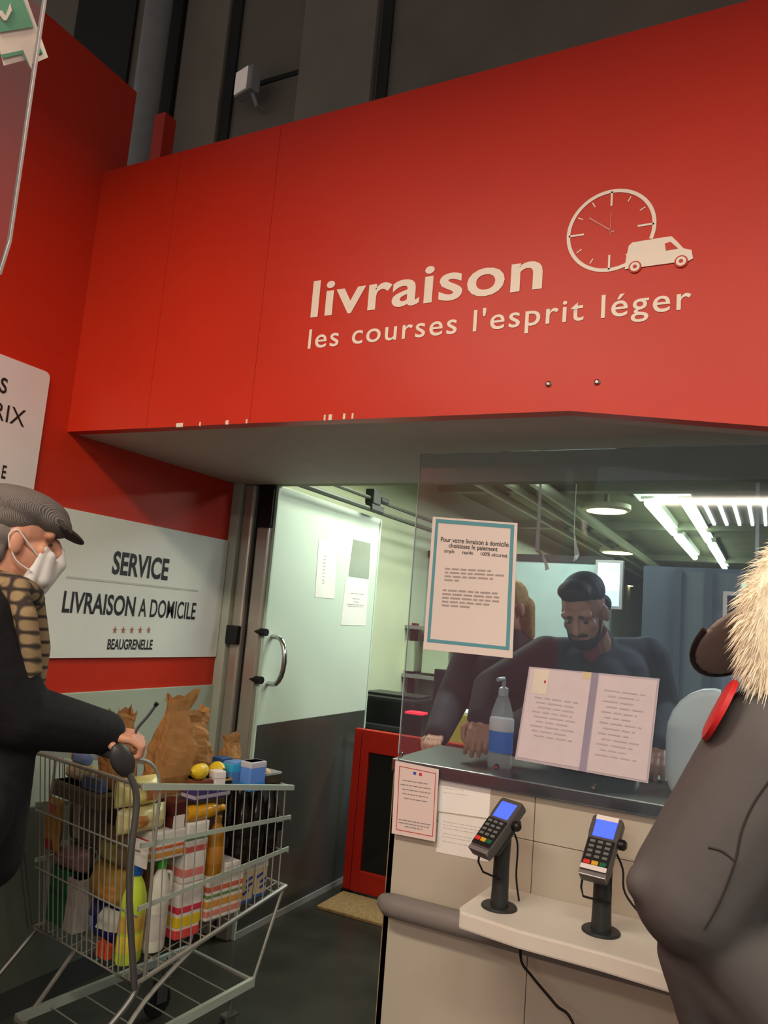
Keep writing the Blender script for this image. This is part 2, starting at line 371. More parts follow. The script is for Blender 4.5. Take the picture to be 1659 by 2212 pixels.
# ---------------------------------------------------------------- doorway: aluminium post, glass leaf, rails
post = struct(empty('trim_2', (XL, YB, 0)))
def dp(px, py): return on('y', YB+.02, px, py).x-XL
mb = MB(); mb.bb((.0, -.03, 0), (.055, .09, HS)); mb.build('frame_strip', M('pale_strip', (172, 176, 160), .5), post, bevel=.004)
mb = MB(); mb.bb((.058, -.012, 0), (.125, .09, HS)); mb.build('frame_post', ALU, post, bevel=.02, seg=4)
mb = MB(); mb.bb((.125, .02, 0), (.15, .09, HS)); mb.build('seal_strip', BLACKM, post)
mb = MB(); mb.bb((.15, 0, 0), (.222, .085, 1.9)); mb.build('frame_post', ALU, post, bevel=.008)
mb = MB(); mb.bb((.15, .01, 1.9), (.222, .085, HS)); mb.build('lock_head', BLACK, post, bevel=.004)
mb = MB(); mb.bb((.06, -.045, 1.325), (.125, -.01, 1.415)); mb.build('strike_box', BLACK, post, bevel=.006)
leaf = struct(empty('door_1', (-2.2, YB+.04, 0))); LW = 1.10
mb = MB(); mb.bb((-.008, .0, .955), (.008, LW, HS)); mb.build('upper_panel', MINT, leaf, bevel=.002)
mb = MB(); mb.bb((-.008, .0, .02), (.008, LW, .955)); mb.build('lower_panel', M('dark_grey_gloss_panel', (70, 68, 64), .25, var=.15, scale=2), leaf, bevel=.002)
mb = MB(); mb.bb((-.010, -.012, .0), (.012, 0, HS)); mb.bb((-.012, LW, 0), (.012, LW+.012, HS)); mb.build('glass_edge', M('green_glass_edge', (196, 214, 196), .2), leaf)
mb = MB(); mb.bb((-.012, .0, .0), (.014, LW, .03)); mb.build('bottom_rail', LGREY, leaf)
hd = MB(); hz0, hz1 = 1.15, 1.375
arc = [(.004, .06, hz1), (.05, .045, hz1)]+[(.05+.065*math.sin(PI*k/10), .045-.02*math.sin(PI*k/10), hz1-.0+(hz0-hz1)*(1-math.cos(PI*k/10))/2) for k in range(11)]+[(.05, .045, hz0), (.004, .06, hz0)]
hd.tube(arc, .0125, 10); h_ = hd.build('pull_handle', CHROME, leaf, True)
for z in (hz0, hz1):
    mb = MB(); mb.tube([(-.05, -.02, z+.02), (.035, -.03, z+.02)], .018, 12); mb.build('handle_clamp', BLACK, h_, True)
# sheets taped to the leaf
def leafsheet(name, label, px, mat, rows, k):
    c = [on('x', -2.2+.0095, *p) for p in px]; o_ = V((-2.19, c[3].y, c[3].z)); s = tag(empty(name, o_), label, 'paper', None)
    n = V((1, 0, 0)); slab([p-o_ for p in c], .001, n).build('sheet', mat, s)
    lines_on('print', c[3]-o_, c[2]-c[3], c[0]-c[3], n, rows, GREYINK, s, random.Random(k)); return s
def cc4(x, y): return (440+x/3.352, 980+y/3.352)
leafsheet('taped_notice', 'white sheet in the middle of the mint door leaf', [cc4(835, 620), cc4(970, 640), cc4(945, 1050), cc4(805, 1040)], WHITE, [(.25, .3, .42), (.3, .3, .42), (.36, .3, .42), (.42, .3, .42), (.48, .3, .42), (.54, .3, .42), (.6, .3, .42), (.66, .3, .42), (.72, .3, .42)], 1)
leafsheet('taped_notice', 'white sheet with short centred black print near the door leaf edge', [cc4(1030, 900), cc4(1195, 915), cc4(1172, 1245), cc4(992, 1240)], WHITE, [(.68, .25, .8), (.57, .35, .65), (.5, .4, .6), (.44, .15, .85), (.4, .2, .8)], 2)
leafsheet('wall_box', 'grey glossy plaque above the lower notice on the door leaf', [cc4(1085, 620), cc4(1210, 650), cc4(1195, 905), cc4(1050, 885)], M('grey_gloss_plaque', (150, 155, 140), .15), [], 3)
# overhead sliding rails with black carrier
ra = on('x', -2.17, 800, 1078)
rl = tag(empty('door_rail', (-2.15, YB+.1, ra.z)), 'pair of dark overhead door rails running back along the doorway', 'rail')
for dx, dz, r_ in ((0, 0, .012), (.02, -.07, .016)):
    mb = MB(); mb.tube([(dx, 0, dz), (dx, 3.0, dz)], r_, 8); mb.build('rail', M('dark_rail', (70, 70, 58), .5), rl, True)
mb = MB(); y_ = ra.y-(YB+.1); mb.box((.0, y_, .01), (.06, .1, .09)); mb.box((.02, y_-.01, -.06), (.05, .16, .04)); mb.box((-.0, y_+.12, .01), (.05, .1, .03)); mb.build('carrier', BLACK, rl, bevel=.008)

# ---------------------------------------------------------------- back room shell
mb = MB(); mb.bb((XL-.1, YB+.05, 0), (XL, 24, 2.75)); wb = struct(mb.build('wall_back_2', PALE))
mb = MB(); mb.bb((XL-.1, YB+.05, 2.62), (2.6, 24, 2.7)); struct(mb.build('ceiling_back_room', OLIVE))
pa, pb = on('y', 5.5, 1118, 1205), on('y', 5.5, 1320, 1225)
mb = MB(); mb.bb((XL, 5.5, 0), (pb.x, 5.58, 2.01)); struct(mb.build('wall_back_3', TEALW))
mb = MB(); mb.bb((XL, 5.49, 2.01), (pb.x, 5.59, 2.06)); struct(mb.build('trim_3', DARK2))
xd = on('y', 5.2, 1388, 1300).x
mb = MB(); mb.bb((xd, 5.2, 0), (2.6, 5.3, 1.98)); struct(mb.build('wall_back_4', NAVYW))
mb = MB(); mb.bb((XL, 23.9, 0), (2.6, 24, 2.7)); struct(mb.build('wall_back_5', NAVYW))
mb = MB(); mb.bb((2.5, YB, 0), (2.6, 24, 2.7)); struct(mb.build('wall_right', NAVYW))
# ================================================================ counter with steel top, shelf, rail
YC, XC0, XC1, HC = 2.38, -1.115, 1.6, 1.012
CNT = M('cream_laminate', (192, 183, 166), .45, var=.05, scale=3)
CNT2 = M('cream_laminate_shelf', (226, 220, 208), .4, var=.04, scale=4)
counter = tag(empty('service_counter', (0, YC, 0)), 'cream laminate service counter with steel edge and low payment shelf', 'counter')
def cp(px, py, y=YC): p = on('y', y, px, py); return V((p.x, p.y-YC, p.z))
zs = (cp(1080, 1795).z+cp(1250, 1845).z)/2
xs_ = cp(1150, 1850).x
mb = MB(); mb.bb((XC0+.02, .02, 0), (XC1, .36, HC)); mb.build('carcass', DARK2, counter)
for (xa, xb_, za, zb) in ((XC0, xs_, zs, HC), (xs_, XC1, zs, HC), (XC0, xs_, .0, zs), (xs_, XC1, 0, zs)):
    mb = MB(); mb.bb((xa+(.001 if xa != XC0 else 0), 0, za+.001), (xb_-.001, .02, zb-.001)); mb.build('front_panel', CNT, counter, bevel=.0012, seg=1)
mb = MB(); mb.bb((XC0-.002, .0, 0), (XC0+.018, .36, HC)); mb.build('end_panel', M('chipped_edge_panel', (150, 126, 96), .6, var=.3, scale=40), counter)
mb = MB(); mb.bb((XC0-.006, -.012, HC), (XC1, .4, HC+.04)); mb.build('steel_top', STEEL, counter, bevel=.004)
# rubber bumper rail
a, b = cp(848, 1958, 2.33), cp(985, 1998, 2.33); zr = (a.z+b.z)/2
mb = MB(); mb.tube([(XC0+.005, -.0, zr), (XC0+.012, -.024, zr), (XC0+.03, -.036, zr), (XC0+.06, -.038, zr), (XC1, -.038, zr)], [.01, .026, .034, .036, .036], 16)
mb.build('bumper_rail', M('grey_rubber_rail', (128, 122, 118), .5), counter, True)
# payment shelf
ZSH = .735
pf_ = [on('z', ZSH, *p) for p in ((1040, 1922), (984, 1966), (1120, 2010), (1300, 2058), (1442, 2100))]
poly = [(pf_[0].x+.01, YC), (pf_[1].x, pf_[1].y+.03), (pf_[1].x+.012, pf_[1].y), (pf_[2].x, pf_[2].y), (pf_[3].x, pf_[3].y), (pf_[4].x, pf_[4].y), (.3, pf_[4].y-.03), (.42, YC-.15), (.42, YC)]
mb = MB(); mb.prism(poly, lambda u, v, t: V((u, v-YC, t)), ZSH-.045, ZSH); mb.build('payment_shelf', CNT2, counter, bevel=.006)
for x in (-.14, .3): mb = MB(); mb.bb((x, -.17, ZSH-.2), (x+.02, -.002, ZSH-.045)); mb.build('shelf_bracket', CNT, counter)

# ---------------------------------------------------------------- clear acrylic screen bolted to the counter
sc = tag(empty('acrylic_screen', (0, YC-.022, HC)), 'clear acrylic protective screen bolted along the counter front', 'screen')
PX = glassy('clear_acrylic', (.86, .9, .93), film=.055, alpha_col=(.30, .38, .48), rough=.04)  # bluish tint and film paint the reflected haze into the screen
ztop = 2.075
mb = MB(); mb.bb((XC0+.02, 0, .0), (XC1-.05, .006, ztop-HC)); mb.build('pane', PX, sc)
EDGE = M('acrylic_edge', (200, 212, 214), .15, var=.02, alpha=.75)
mb = MB(); mb.bb((XC0+.0185, -.0004, 0), (XC0+.021, .0064, ztop-HC)); mb.build('pane_edge', EDGE, sc)
for px, py in ((866, 1630), (1073, 1656), (1283, 1700)):
    p = on('y', YC-.022, px, py); mb = MB(); mb.lathe([(.0, 0), (.009, 0), (.009, .004), (.005, .009), (0, .009)], (p.x, 0, max(p.z-HC, .02)), 12, MX.Rotation(PI/2, 3, 'X')); mb.build('bolt', CHROME, sc, True)

# ---------------------------------------------------------------- notices
def sheet(name, label, px, y, mat, k=0, rows=(), rowmat=None, cat='notice', flat=True):
    c = [on('y', y, *p) for p in px]; o_ = V((c[3].x, y, min(c[3].z, c[2].z)))
    s = tag(empty(name, o_), label, cat); L = [p-o_ for p in c]; n = V((0, -1, 0))
    slab(L, .0012, n).build('sheet', mat, s)
    if rows: lines_on('print', L[3], L[2]-L[3], L[0]-L[3], n, rows, rowmat or GREYINK, s, random.Random(k))
    s['_'] = 0; del s['_']
    return s, L
def bil(L, u, v, off=.0008):
    p = (L[3]*(1-u)+L[2]*u)*(1-v)+(L[0]*(1-u)+L[1]*u)*v; return p+V((0, -off, 0))
def band(L, u0, u1, v0, v1, mat, s, name, off=.0008):
    mb = MB(); mb.add([bil(L, *q, off) for q in ((u0, v0), (u1, v0), (u1, v1), (u0, v1))], [(0, 1, 2, 3)]); return mb.build(name, mat, s)
YG = YC-.0235
# delivery notice with teal border
nt_, L = sheet('delivery_payment_notice', 'white notice with teal border taped high on the acrylic screen', [(935, 1116), (1118, 1130), (1107, 1422), (914, 1402)], YG, M('notice_paper', (240, 228, 220), .6, var=.01))
TEAL = M('teal_border', (96, 164, 178), .6, var=.02)
for u0, u1, v0, v1 in ((.04, .075, .055, .985), (.925, .965, .055, .985), (.075, .925, .055, .08), (.075, .925, .955, .985)): band(L, u0, u1, v0, v1, TEAL, nt_, 'border')
def ntext(s, u0, u1, v, h, bold=0, mat=INK, L=L, par=nt_, ref='d'):
    a = bil(L, u0, v, .0012); return lettering(s, a, bil(L, u1, v, .0012)-a, (bil(L, u0, v+h, .0012)-a), mat, par, ref, bold)
ntext('Pour votre livraison à domicile', .12, .91, .815, .035, .008)
ntext('choisissez le paiement', .22, .79, .775, .033, .008)
ntext('simple', .17, .29, .735, .026, .005); ntext('rapide', .385, .51, .735, .026, .005); ntext('100% sécurisé', .60, .9, .735, .026, .005)
SOFTINK = M('soft_grey_ink', (178, 166, 162), .7)
rows = [(.60-.028*k, .19, (.74, .86, .74, .36)[k]) for k in range(4)]+[(.44-.028*k, .18, (.80, .82, .82, .74, .5)[k]) for k in range(5)]
lines_on('print', L[3], L[2]-L[3], L[0]-L[3], V((0, -1, 0)), rows, SOFTINK, nt_, random.Random(3))
# open display folder on the screen
fo, L = sheet('display_folder', 'open two page plastic display folder fixed low on the acrylic screen', [(1143, 1440), (1425, 1466), (1400, 1692), (1112, 1640)], YG-.004, M('lilac_plastic', (196, 186, 196), .3), cat='folder')
PG = M('lilac_page', (222, 210, 214), .35, var=.03, scale=20)
for u0, u1, v0, v1, nm in ((.015, .50, .03, .985, 'left_page'), (.56, .985, .02, .98, 'right_page')): band(L, u0, u1, v0, v1, PG, fo, nm, .0012)
band(L, .5, .55, .0, 1, M('lilac_spine', (160, 152, 172), .3), fo, 'spine', .0014)
band(L, .05, .17, .72, .985, M('cream_card', (232, 222, 206), .5), fo, 'card', .0018)
band(L, .14, .155, .84, .87, M('red_spot', (200, 50, 60), .5), fo, 'red_spot', .0022)
band(L, .43, .5, .93, 1.0, M('yellowed_tape', (222, 208, 170), .4), fo, 'tape', .002)
PINK = M('faint_print', (196, 184, 190), .6)
lines_on('print', L[3]+V((0, -.0018, 0)), L[2]-L[3], L[0]-L[3], V((0, -1, 0)), [(.68-.05*k, .08+.02*(k % 3), .42-.03*(k % 2)) for k in range(9)]+[(.85-.055*k, .6+.03*(k % 2), .9-.04*(k % 3)) for k in range(13)], PINK, fo, random.Random(4))
# sheets on the counter front
YN = YC-.0015
ns, L = sheet('french_notice', 'white notice with thin red border and small flag emblem on the counter front', [(854, 1643), (948, 1662), (940, 1818), (846, 1800)], YC-.024, M('pinkish_paper', (236, 214, 208), .5, var=.02), 5, [(.74, .2, .8), (.68, .15, .85), (.62, .2, .85), (.56, .2, .8), (.5, .25, .8), (.2, .15, .9), (.16, .15, .85), (.12, .3, .7)])
RB = M('red_border', (205, 60, 56), .5)
for u0, u1, v0, v1 in ((.1, .115, .06, .94), (.93, .945, .06, .94), (.115, .93, .93, .94), (.115, .93, .06, .07)): band(L, u0, u1, v0, v1, RB, ns, 'border')
band(L, .43, .5, .86, .9, M('flag_blue', (60, 90, 180), .5), ns, 'flag_blue'); band(L, .5, .56, .86, .9, WHITE, ns, 'flag_white'); band(L, .56, .63, .86, .9, M('flag_red', (215, 60, 60), .5), ns, 'flag_red')
sheet('counter_notice', 'upper white sheet taped on the counter front beside red bordered notice', [(950, 1660), (1062, 1672), (1056, 1768), (945, 1752)], YN, M('white_paper2', (250, 247, 242), .5, var=.02), 6, [(.85, .08, .2), (.55, .1, .5), (.45, .1, .6)], M('faint_ink', (214, 208, 200), .7))
sheet('counter_notice', 'lower white printed sheet on the counter front behind a terminal', [(948, 1756), (1058, 1772), (1054, 1862), (942, 1840)], YN, M('white_paper3', (244, 240, 234), .5, var=.02), 7, [(.8, .1, .85), (.72, .1, .8), (.64, .1, .85), (.5, .1, .8), (.42, .1, .7), (.3, .1, .8)], M('faint_ink2', (196, 188, 184), .7))

# ---------------------------------------------------------------- card terminals
TB = M('terminal_grey', (84, 80, 78), .4, var=.05); TK = M('terminal_black', (34, 34, 36), .35); STND = M('stand_black', (44, 48, 48), .45)
SCRN = M('blue_screen', (70, 96, 255), .3, emit=1.1)
def terminal(px, py, yaw, label, tape):
    p = on('z', ZSH, px, py); t = tag(empty('card_terminal', p, yaw), label, 'terminal', 'card terminals on the payment shelf')
    mb = MB(); mb.lathe([(.0, 0), (.05, 0), (.05, .004), (.047, .007), (0, .007)], (0, 0, 0), 32); mb.build('base_plate', STND, t, True)
    mb = MB(); mb.lathe([(.0, .006), (.027, .006), (.025, .05), (.024, .12), (.025, .16), (.026, .19), (0, .19)], (0, 0, 0), 20, sx=1, sy=.85); mb.build('column', STND, t, True)
    T = MX.Translation((0, -.012, .198)) @ MX.Rotation(R(44), 4, 'X'); r3 = T.to_3x3()
    def tb(c, d): return T @ V(c), d, r3
    # plastic cradle
    mb = MB(); mb.box(*tb((0, .0, -.004), (.066, .12, .02))); mb.build('cradle', STND, t, bevel=.006)
    mb = MB(); mb.tube([T @ V((-.036, -.06, -.004)), T @ V((-.042, -.085, -.035)), T @ V((-.042, -.09, -.07)), T @ V((.03, -.09, -.07)), T @ V((.036, -.085, -.035)), T @ V((.036, -.06, -.004))], .003, 8); mb.build('wire_hook', BLACK, t, True)
    # body: wider head with screen, keypad
    prof = [(-.034, -.09), (.034, -.09), (.039, -.06), (.039, .02), (.042, .04), (.042, .085), (.036, .092), (-.036, .092), (-.042, .085), (-.042, .04), (-.039, .02), (-.039, -.06)]
    mb = MB(); mb.prism(prof, lambda u, v, w_: T @ V((u, v, w_)), .006, .034); bd = mb.build('body', TB, t, True, bevel=.005)
    mb = MB(); mb.prism([(-.034, -.07), (.034, -.07), (.036, .018), (-.036, .018)], lambda u, v, w_: T @ V((u, v, w_)), .034, .0375); mb.build('keypad_bezel', TK, bd, bevel=.0015)
    mb = MB(); mb.prism([(-.028, .026), (.028, .026), (.029, .078), (-.029, .078)], lambda u, v, w_: T @ V((u, v, w_)), .034, .0352); mb.build('display', SCRN, bd)
    mb = MB(); mb.box(*tb((0, -.083, .03), (.07, .012, .012))); mb.build('card_slot', M('silver_plastic', (150, 146, 146), .3, metal=.4), bd, bevel=.002)
    KG = M('grey_key', (112, 116, 112), .5)
    for i in range(3):
        for j in range(4): mb = MB(); mb.box(*tb(((i-1)*.021, .008-j*.0145, .0385), (.014, .008, .003))); mb.build('key', KG, bd, bevel=.001, seg=1)
        mb = MB(); mb.box(*tb(((i-1)*.021, -.054, .039), (.018, .012, .004))); mb.build(('cancel_key', 'clear_key', 'enter_key')[i], M(('red_key', 'yellow_key', 'green_key')[i], ((225, 50, 40), (225, 175, 40), (20, 100, 70))[i], .5), bd, bevel=.0015, seg=1)
    mb = MB(); mb.lathe([(0, 0), (.014, 0), (.014, .012), (.009, .018), (0, .018)], T @ V((.04, .03, .012)), 14, r3 @ MX.Rotation(PI/2, 3, 'Y')); mb.build('clamp_knob', BLACK, t, True)
    if tape:
        mb = MB(); mb.box(*tb((0, .083, .036), (.06, .014, .0015))); mb.build('white_tape', WHITE, bd)
        mb = MB(); mb.box(*tb((0, -.068, .0395), (.068, .013, .0015))); mb.build('white_tape', WHITE, bd)
    mb = MB(); a = T @ V((.02, .03, .0)); cab = [a, a+V((.02, .03, -.06)), V((.05, .035, .10)), V((.10, .06, .04)), V((.17, .05, .006)), V((.23, .03, .005))] if tape else [a, a+V((.0, .03, -.05)), V((.012, .05, .08)), V((.0, .08, .006))]
    mb.tube(cat_(cab, 5), .0028, 6); mb.build('cable', BLACKM, t, True)
def cat_(p, n=6):
    """Catmull-Rom through points"""
    p = [V(q) for q in p]; out = []; P = [p[0]]+p+[p[-1]]
    for i in range(1, len(P)-2):
        for k in range(n):
            t = k/n; a, b, c, d = P[i-1:i+3]
            out.append(.5*((2*b)+(c-a)*t+(2*a-5*b+4*c-d)*t*t+(3*b-a-3*c+d)*t*t*t))
    return out+[p[-1]]
terminal(1078, 1960, R(-26), 'dark grey card terminal with plain blue screen on the payment shelf', False)
terminal(1298, 2013, R(-6), 'dark grey card terminal with white tape strips on the payment shelf', True)
p0 = on('y', YC-.12, 1125, 2070); p1 = on('y', YC-.12, 1150, 2110); p2 = on('y', YC-.125, 1200, 2170); p3 = on('y', YC-.13, 1245, 2230)
mb = MB(); mb.tube(cat_([V((p0.x, p0.y, ZSH-.04)), p0, p1, p2, p3, V((p3.x+.1, p3.y, .15)), V((p3.x+.16, p3.y, .006))]), .004, 8)
tag(mb.build('power_cable', BLACKM, None, True), 'thin black cable hanging down beneath the payment shelf', 'cable')

# ---------------------------------------------------------------- things on the counter
pb = on('y', 2.5, 1080, 1630); gel = tag(empty('hand_gel_bottle', (pb.x, 2.5, HC+.04)), 'clear hand gel bottle with blue and white label behind the screen', 'bottle')
CLR = M('clear_plastic', (205, 214, 212), .12, alpha=.35, var=.02)
zt = on('y', 2.5, 1088, 1500).z-HC-.04
mb = MB(); mb.lathe([(0, 0), (.036, 0), (.04, .01), (.04, zt*.55), (.036, zt*.75), (.02, zt*.95), (.014, zt), (0, zt)], n=24, sy=.75); mb.build('bottle_body', CLR, gel, True)
mb = MB(); mb.lathe([(.0404, zt*.22), (.0408, zt*.24), (.0408, zt*.5), (.0404, zt*.52)], n=24, sy=.75); mb.build('blue_label', M('blue_label', (30, 130, 225), .4, emit=0), gel, True)
mb = MB(); mb.lathe([(.0404, zt*.5), (.0410, zt*.51), (.041, zt*.66), (.039, zt*.68)], n=24, sy=.75); mb.build('white_label', WHITE, gel, True)
mb = MB(); mb.lathe([(0, zt-.005), (.016, zt-.005), (.016, zt+.02), (.006, zt+.025), (.006, zt+.05), (0, zt+.05)], n=14); mb.tube([(0, 0, zt+.05), (-.01, -.035, zt+.048)], .007, 8); mb.build('pump', M('grey_pump', (180, 184, 184), .3), gel, True)
pk = on('z', HC+.04, 1440, 1672); kb = tag(empty('cash_device', (pk.x, pk.y+.02, HC+.04), R(8)), 'small dark keypad device lying on the steel counter top', 'device')
mb = MB(); mb.box((0, 0, .015), (.14, .1, .03)); mb.build('housing', BLACK, kb, bevel=.006)
KW = M('white_key', (215, 225, 215), .3)
for i in range(5):
    for j in range(2): mb = MB(); mb.box((-.05+i*.024, -.03+j*.03, .033), (.017, .018, .006)); mb.build('key', KW, kb, bevel=.002, seg=1)
mb = MB(); mb.box((.045, -.045, .03), (.05, .02, .02)); mb.build('white_cap', KW, kb, bevel=.004)
# white rounded housing on the counter behind the parka
pw = on('y', 2.605, 1540, 1610); hs = tag(empty('white_housing', (pw.x, 2.605, HC+.04)), 'rounded white plastic device housing standing on the counter beside parka', 'device')
mb = MB(); pr = []
for k in range(13): t = PI*k/12; pr.append((-.13*math.cos(t)*1.0, .17+.15*math.sin(t)))
mb.prism([(.11, 0), (.13, .05)]+list(reversed(pr))+[(-.13, .05), (-.11, 0)], lambda u, v, t: V((u, t, v)), -.06, .06); mb.build('shell', M('white_abs', (250, 246, 238), .45), hs, True, bevel=.02, seg=3)
mb = MB(); mb.box((0, .0, .004), (.2, .14, .008)); mb.build('foot', LGREY, hs)

# ---------------------------------------------------------------- red gate, mat, dark box behind the door
YGT = 3.98
gt = tag(empty('red_gate', (-2.12, YGT, 0)), 'low red framed gate with dark glass panel behind the counter end', 'gate')
zg = on('y', YGT, 810, 1578).z; GR = M('gate_red', (168, 28, 12), .4, var=.06)
W_ = 1.0
for nm, a, b in (('stile', (0, -.02, .02), (.045, .02, zg)), ('stile', (.05, -.025, .02), (.1, .025, zg)), ('stile', (W_-.07, -.025, .02), (W_, .025, zg)), ('top_rail', (.1, -.025, zg-.12), (W_-.07, .025, zg)), ('bottom_rail', (.1, -.025, .02), (W_-.07, .025, .13))):
    mb = MB(); mb.bb(a, b); mb.build(nm, GR, gt, bevel=.004)
mb = MB(); mb.bb((.1, -.005, .13), (W_-.07, .005, zg-.12)); mb.build('glass_panel', M('smoked_glass', (34, 33, 31), .12), gt)
for x in (0, W_-.05): mb = MB(); mb.bb((x, -.03, 0), (x+.045, .03, .02)); mb.build('foot', BLACK, gt)
mb = MB(); mb.bb((-2.1, 3.66, 0), (-1.32, 3.94, .016)); tag(mb.build('door_mat', M('coir_mat', (150, 120, 78), .95, var=.3, scale=60, bump=.5), None, bevel=.005), 'tan coir mat lying in front of the red gate', 'mat')

# ---------------------------------------------------------------- back room furniture and fittings
def place(px, py, y): return on('y', y, px, py)
# desk with clutter seen through the screen
dk = tag(empty('office_desk', (-1.35, 4.55, 0)), 'pale office desk behind the red gate carrying office equipment', 'desk')
mb = MB(); mb.bb((-.95, -.35, .72), (1.3, .4, .76)); mb.build('desk_top', M('desk_grey', (120, 124, 116), .4), dk, bevel=.004)
for x in (-.9, 1.25):
    for y in (-.3, .35): mb = MB(); mb.bb((x-.025, y-.025, 0), (x+.025, y+.025, .72)); mb.build('leg', LGREY, dk)
pr_ = place(838, 1530, 4.5); pt = tag(empty('black_printer', (pr_.x-.0, 4.60, .76)), 'bulky black printer on the desk above the red gate', 'printer')
mb = MB(); mb.box((0, 0, .13), (.46, .36, .26), taper=.92); mb.build('case', BLACK, pt, bevel=.02)
mb = MB(); mb.box((0, -.19, .08), (.3, .06, .03)); mb.build('paper_tray', M('tray_grey', (50, 50, 52), .5), pt, bevel=.004)
mb = MB(); mb.box((0, .03, .265), (.38, .22, .02)); mb.build('lid', TK, pt, bevel=.006)
def monitor(px, py, y, w_, h_, rz, label, mat, stand=True, z0=.76):
    p = place(px, py, y); m = tag(empty('computer_monitor', (p.x, y, z0), rz), label, 'monitor'); zc = max(p.z-z0, h_/2+.06)
    mb = MB(); mb.box((0, 0, zc), (w_, .035, h_)); mb.build('casing', BLACK, m, bevel=.006)
    mb = MB(); mb.box((0, -.0185, zc), (w_-.03, .002, h_-.03)); mb.build('panel', mat, m)
    mb = MB(); mb.box((0, .02, zc/2), (.05, .03, zc)); mb.build('neck', BLACK, m); mb = MB(); mb.box((0, .02, .008), (.22, .16, .016)); mb.build('foot', BLACK, m, bevel=.004); return m
OFFP = M('dark_screen_panel', (26, 30, 36), .15)
monitor(1000, 1500, 4.62, .38, .28, R(8), 'dark switched off monitor on the office desk beside the printer', OFFP)
monitor(1130, 1490, 4.62, .36, .26, R(-10), 'smaller dark monitor on the office desk beneath the teal bordered notice', OFFP)
def bx(name, label, cat, px, py, y, d, mat, z0=.76, lid=None, rz=0):
    p = place(px, py, y); o = tag(empty(name, (p.x, y, z0), rz), label, cat); mb = MB(); mb.box((0, 0, d[2]/2), d); mb.build('body', mat, o, bevel=.006)
    if lid: mb = MB(); mb.box((0, -.0, d[2]+.006), (d[0]*.92, d[1]*.92, .012)); mb.build('lid', lid, o, bevel=.003)
    return o
bx('yellow_file_box', 'yellow file box on the office desk', 'box', 1010, 1465, 4.36, (.1, .2, .24), M('file_yellow', (214, 190, 80), .5), lid=WHITE)
bx('scanner', 'red lit barcode scanner base on the office desk', 'scanner', 905, 1462, 4.32, (.12, .1, .2), BLACK, lid=M('scanner_red', (255, 40, 60), .4, emit=1.5))
bx('paper_stack', 'stack of white paper on the office desk beside dark monitors', 'paper', 952, 1565, 4.34, (.16, .24, .05), WHITE)
# shelving on the partition, under the notice
sh = tag(empty('office_shelf', (on('y', 5.4, 1010, 1440).x, 5.32, 0)), 'red framed shelving with pale cabinets against the teal partition', 'shelf')
zz = on('y', 5.3, 1000, 1400).z
for x in (-.42, -.1, .22): mb = MB(); mb.bb((x-.03, -.03, 0), (x+.03, .03, zz+.15)); mb.build('upright', M('maroon_post', (120, 30, 30), .5), sh)
for k in range(4): mb = MB(); mb.bb((-.6, -.15, .4+.35*k), (.45, .15, .425+.35*k)); mb.build('shelf_board', LGREY, sh)
for k in range(4): mb = MB(); mb.bb((-.55+.27*k, -.12, zz-.2), (-.55+.27*k+.2, .1, zz+.02)); mb.build('cabinet', M('pale_cabinet', (206, 214, 180), .5), sh, bevel=.005)
# bright screen at the end of the partition
p = place(1313, 1262, 5.4); q0, q1 = place(1292, 1215, 5.4), place(1336, 1310, 5.4)
ts = tag(empty('wall_screen', (p.x, 5.43, q1.z)), 'bright blue white screen hung at the end of the teal partition', 'screen')
mb = MB(); mb.bb((q0.x-p.x-.02, -.02, -.02), (q1.x-p.x+.02, .03, q0.z-q1.z+.02)); mb.build('casing', LGREY, ts, bevel=.004)
mb = MB(); mb.bb((q0.x-p.x, -.024, 0), (q1.x-p.x, -.02, q0.z-q1.z)); mb.build('panel', M('bright_panel', (170, 205, 255), .4, emit=1.6), ts)
mb = MB(); mb.bb((q0.x-p.x, -.027, .35*(q0.z-q1.z)), (q1.x-p.x, -.0245, .78*(q0.z-q1.z))); mb.build('bright_area', M('bright_panel2', (235, 242, 255), .4, emit=3), ts)
# ceiling lamps
ZC = 2.62
for k, (px, py, r_) in enumerate(((1310, 1105, .185), (1335, 1195, .21), (1345, 1265, .22), (1345, 1300, .3))):
    p = on('z', ZC-.14, px, py); l = tag(empty('round_ceiling_lamp', p), ['large round warm lamp on the ceiling above the teal partition', 'second round warm lamp on the ceiling beyond the teal partition', 'third round warm lamp along the ceiling beside the wall screen', 'farthest round warm lamp along the ceiling beside the wall screen'][k], 'lamp', 'round lamps along the back room ceiling')
    mb = MB(); mb.lathe([(0, .05), (r_, .05), (r_, .015), (r_-.02, .0), (r_-.03, .006), (0, .006)], n=32); mb.tube([(0, 0, .04), (0, 0, .14)], .02, 8); mb.build('rim', M('lamp_rim', (200, 190, 160), .4), l, True)
    mb = MB(); mb.lathe([(0, .004), (r_-.035, .004), (r_-.035, -.002), (r_*.5, -.008), (0, -.01)], n=32); mb.build('diffuser', M('lamp_warm', (255, 226, 170), .4, emit=5), l, True)
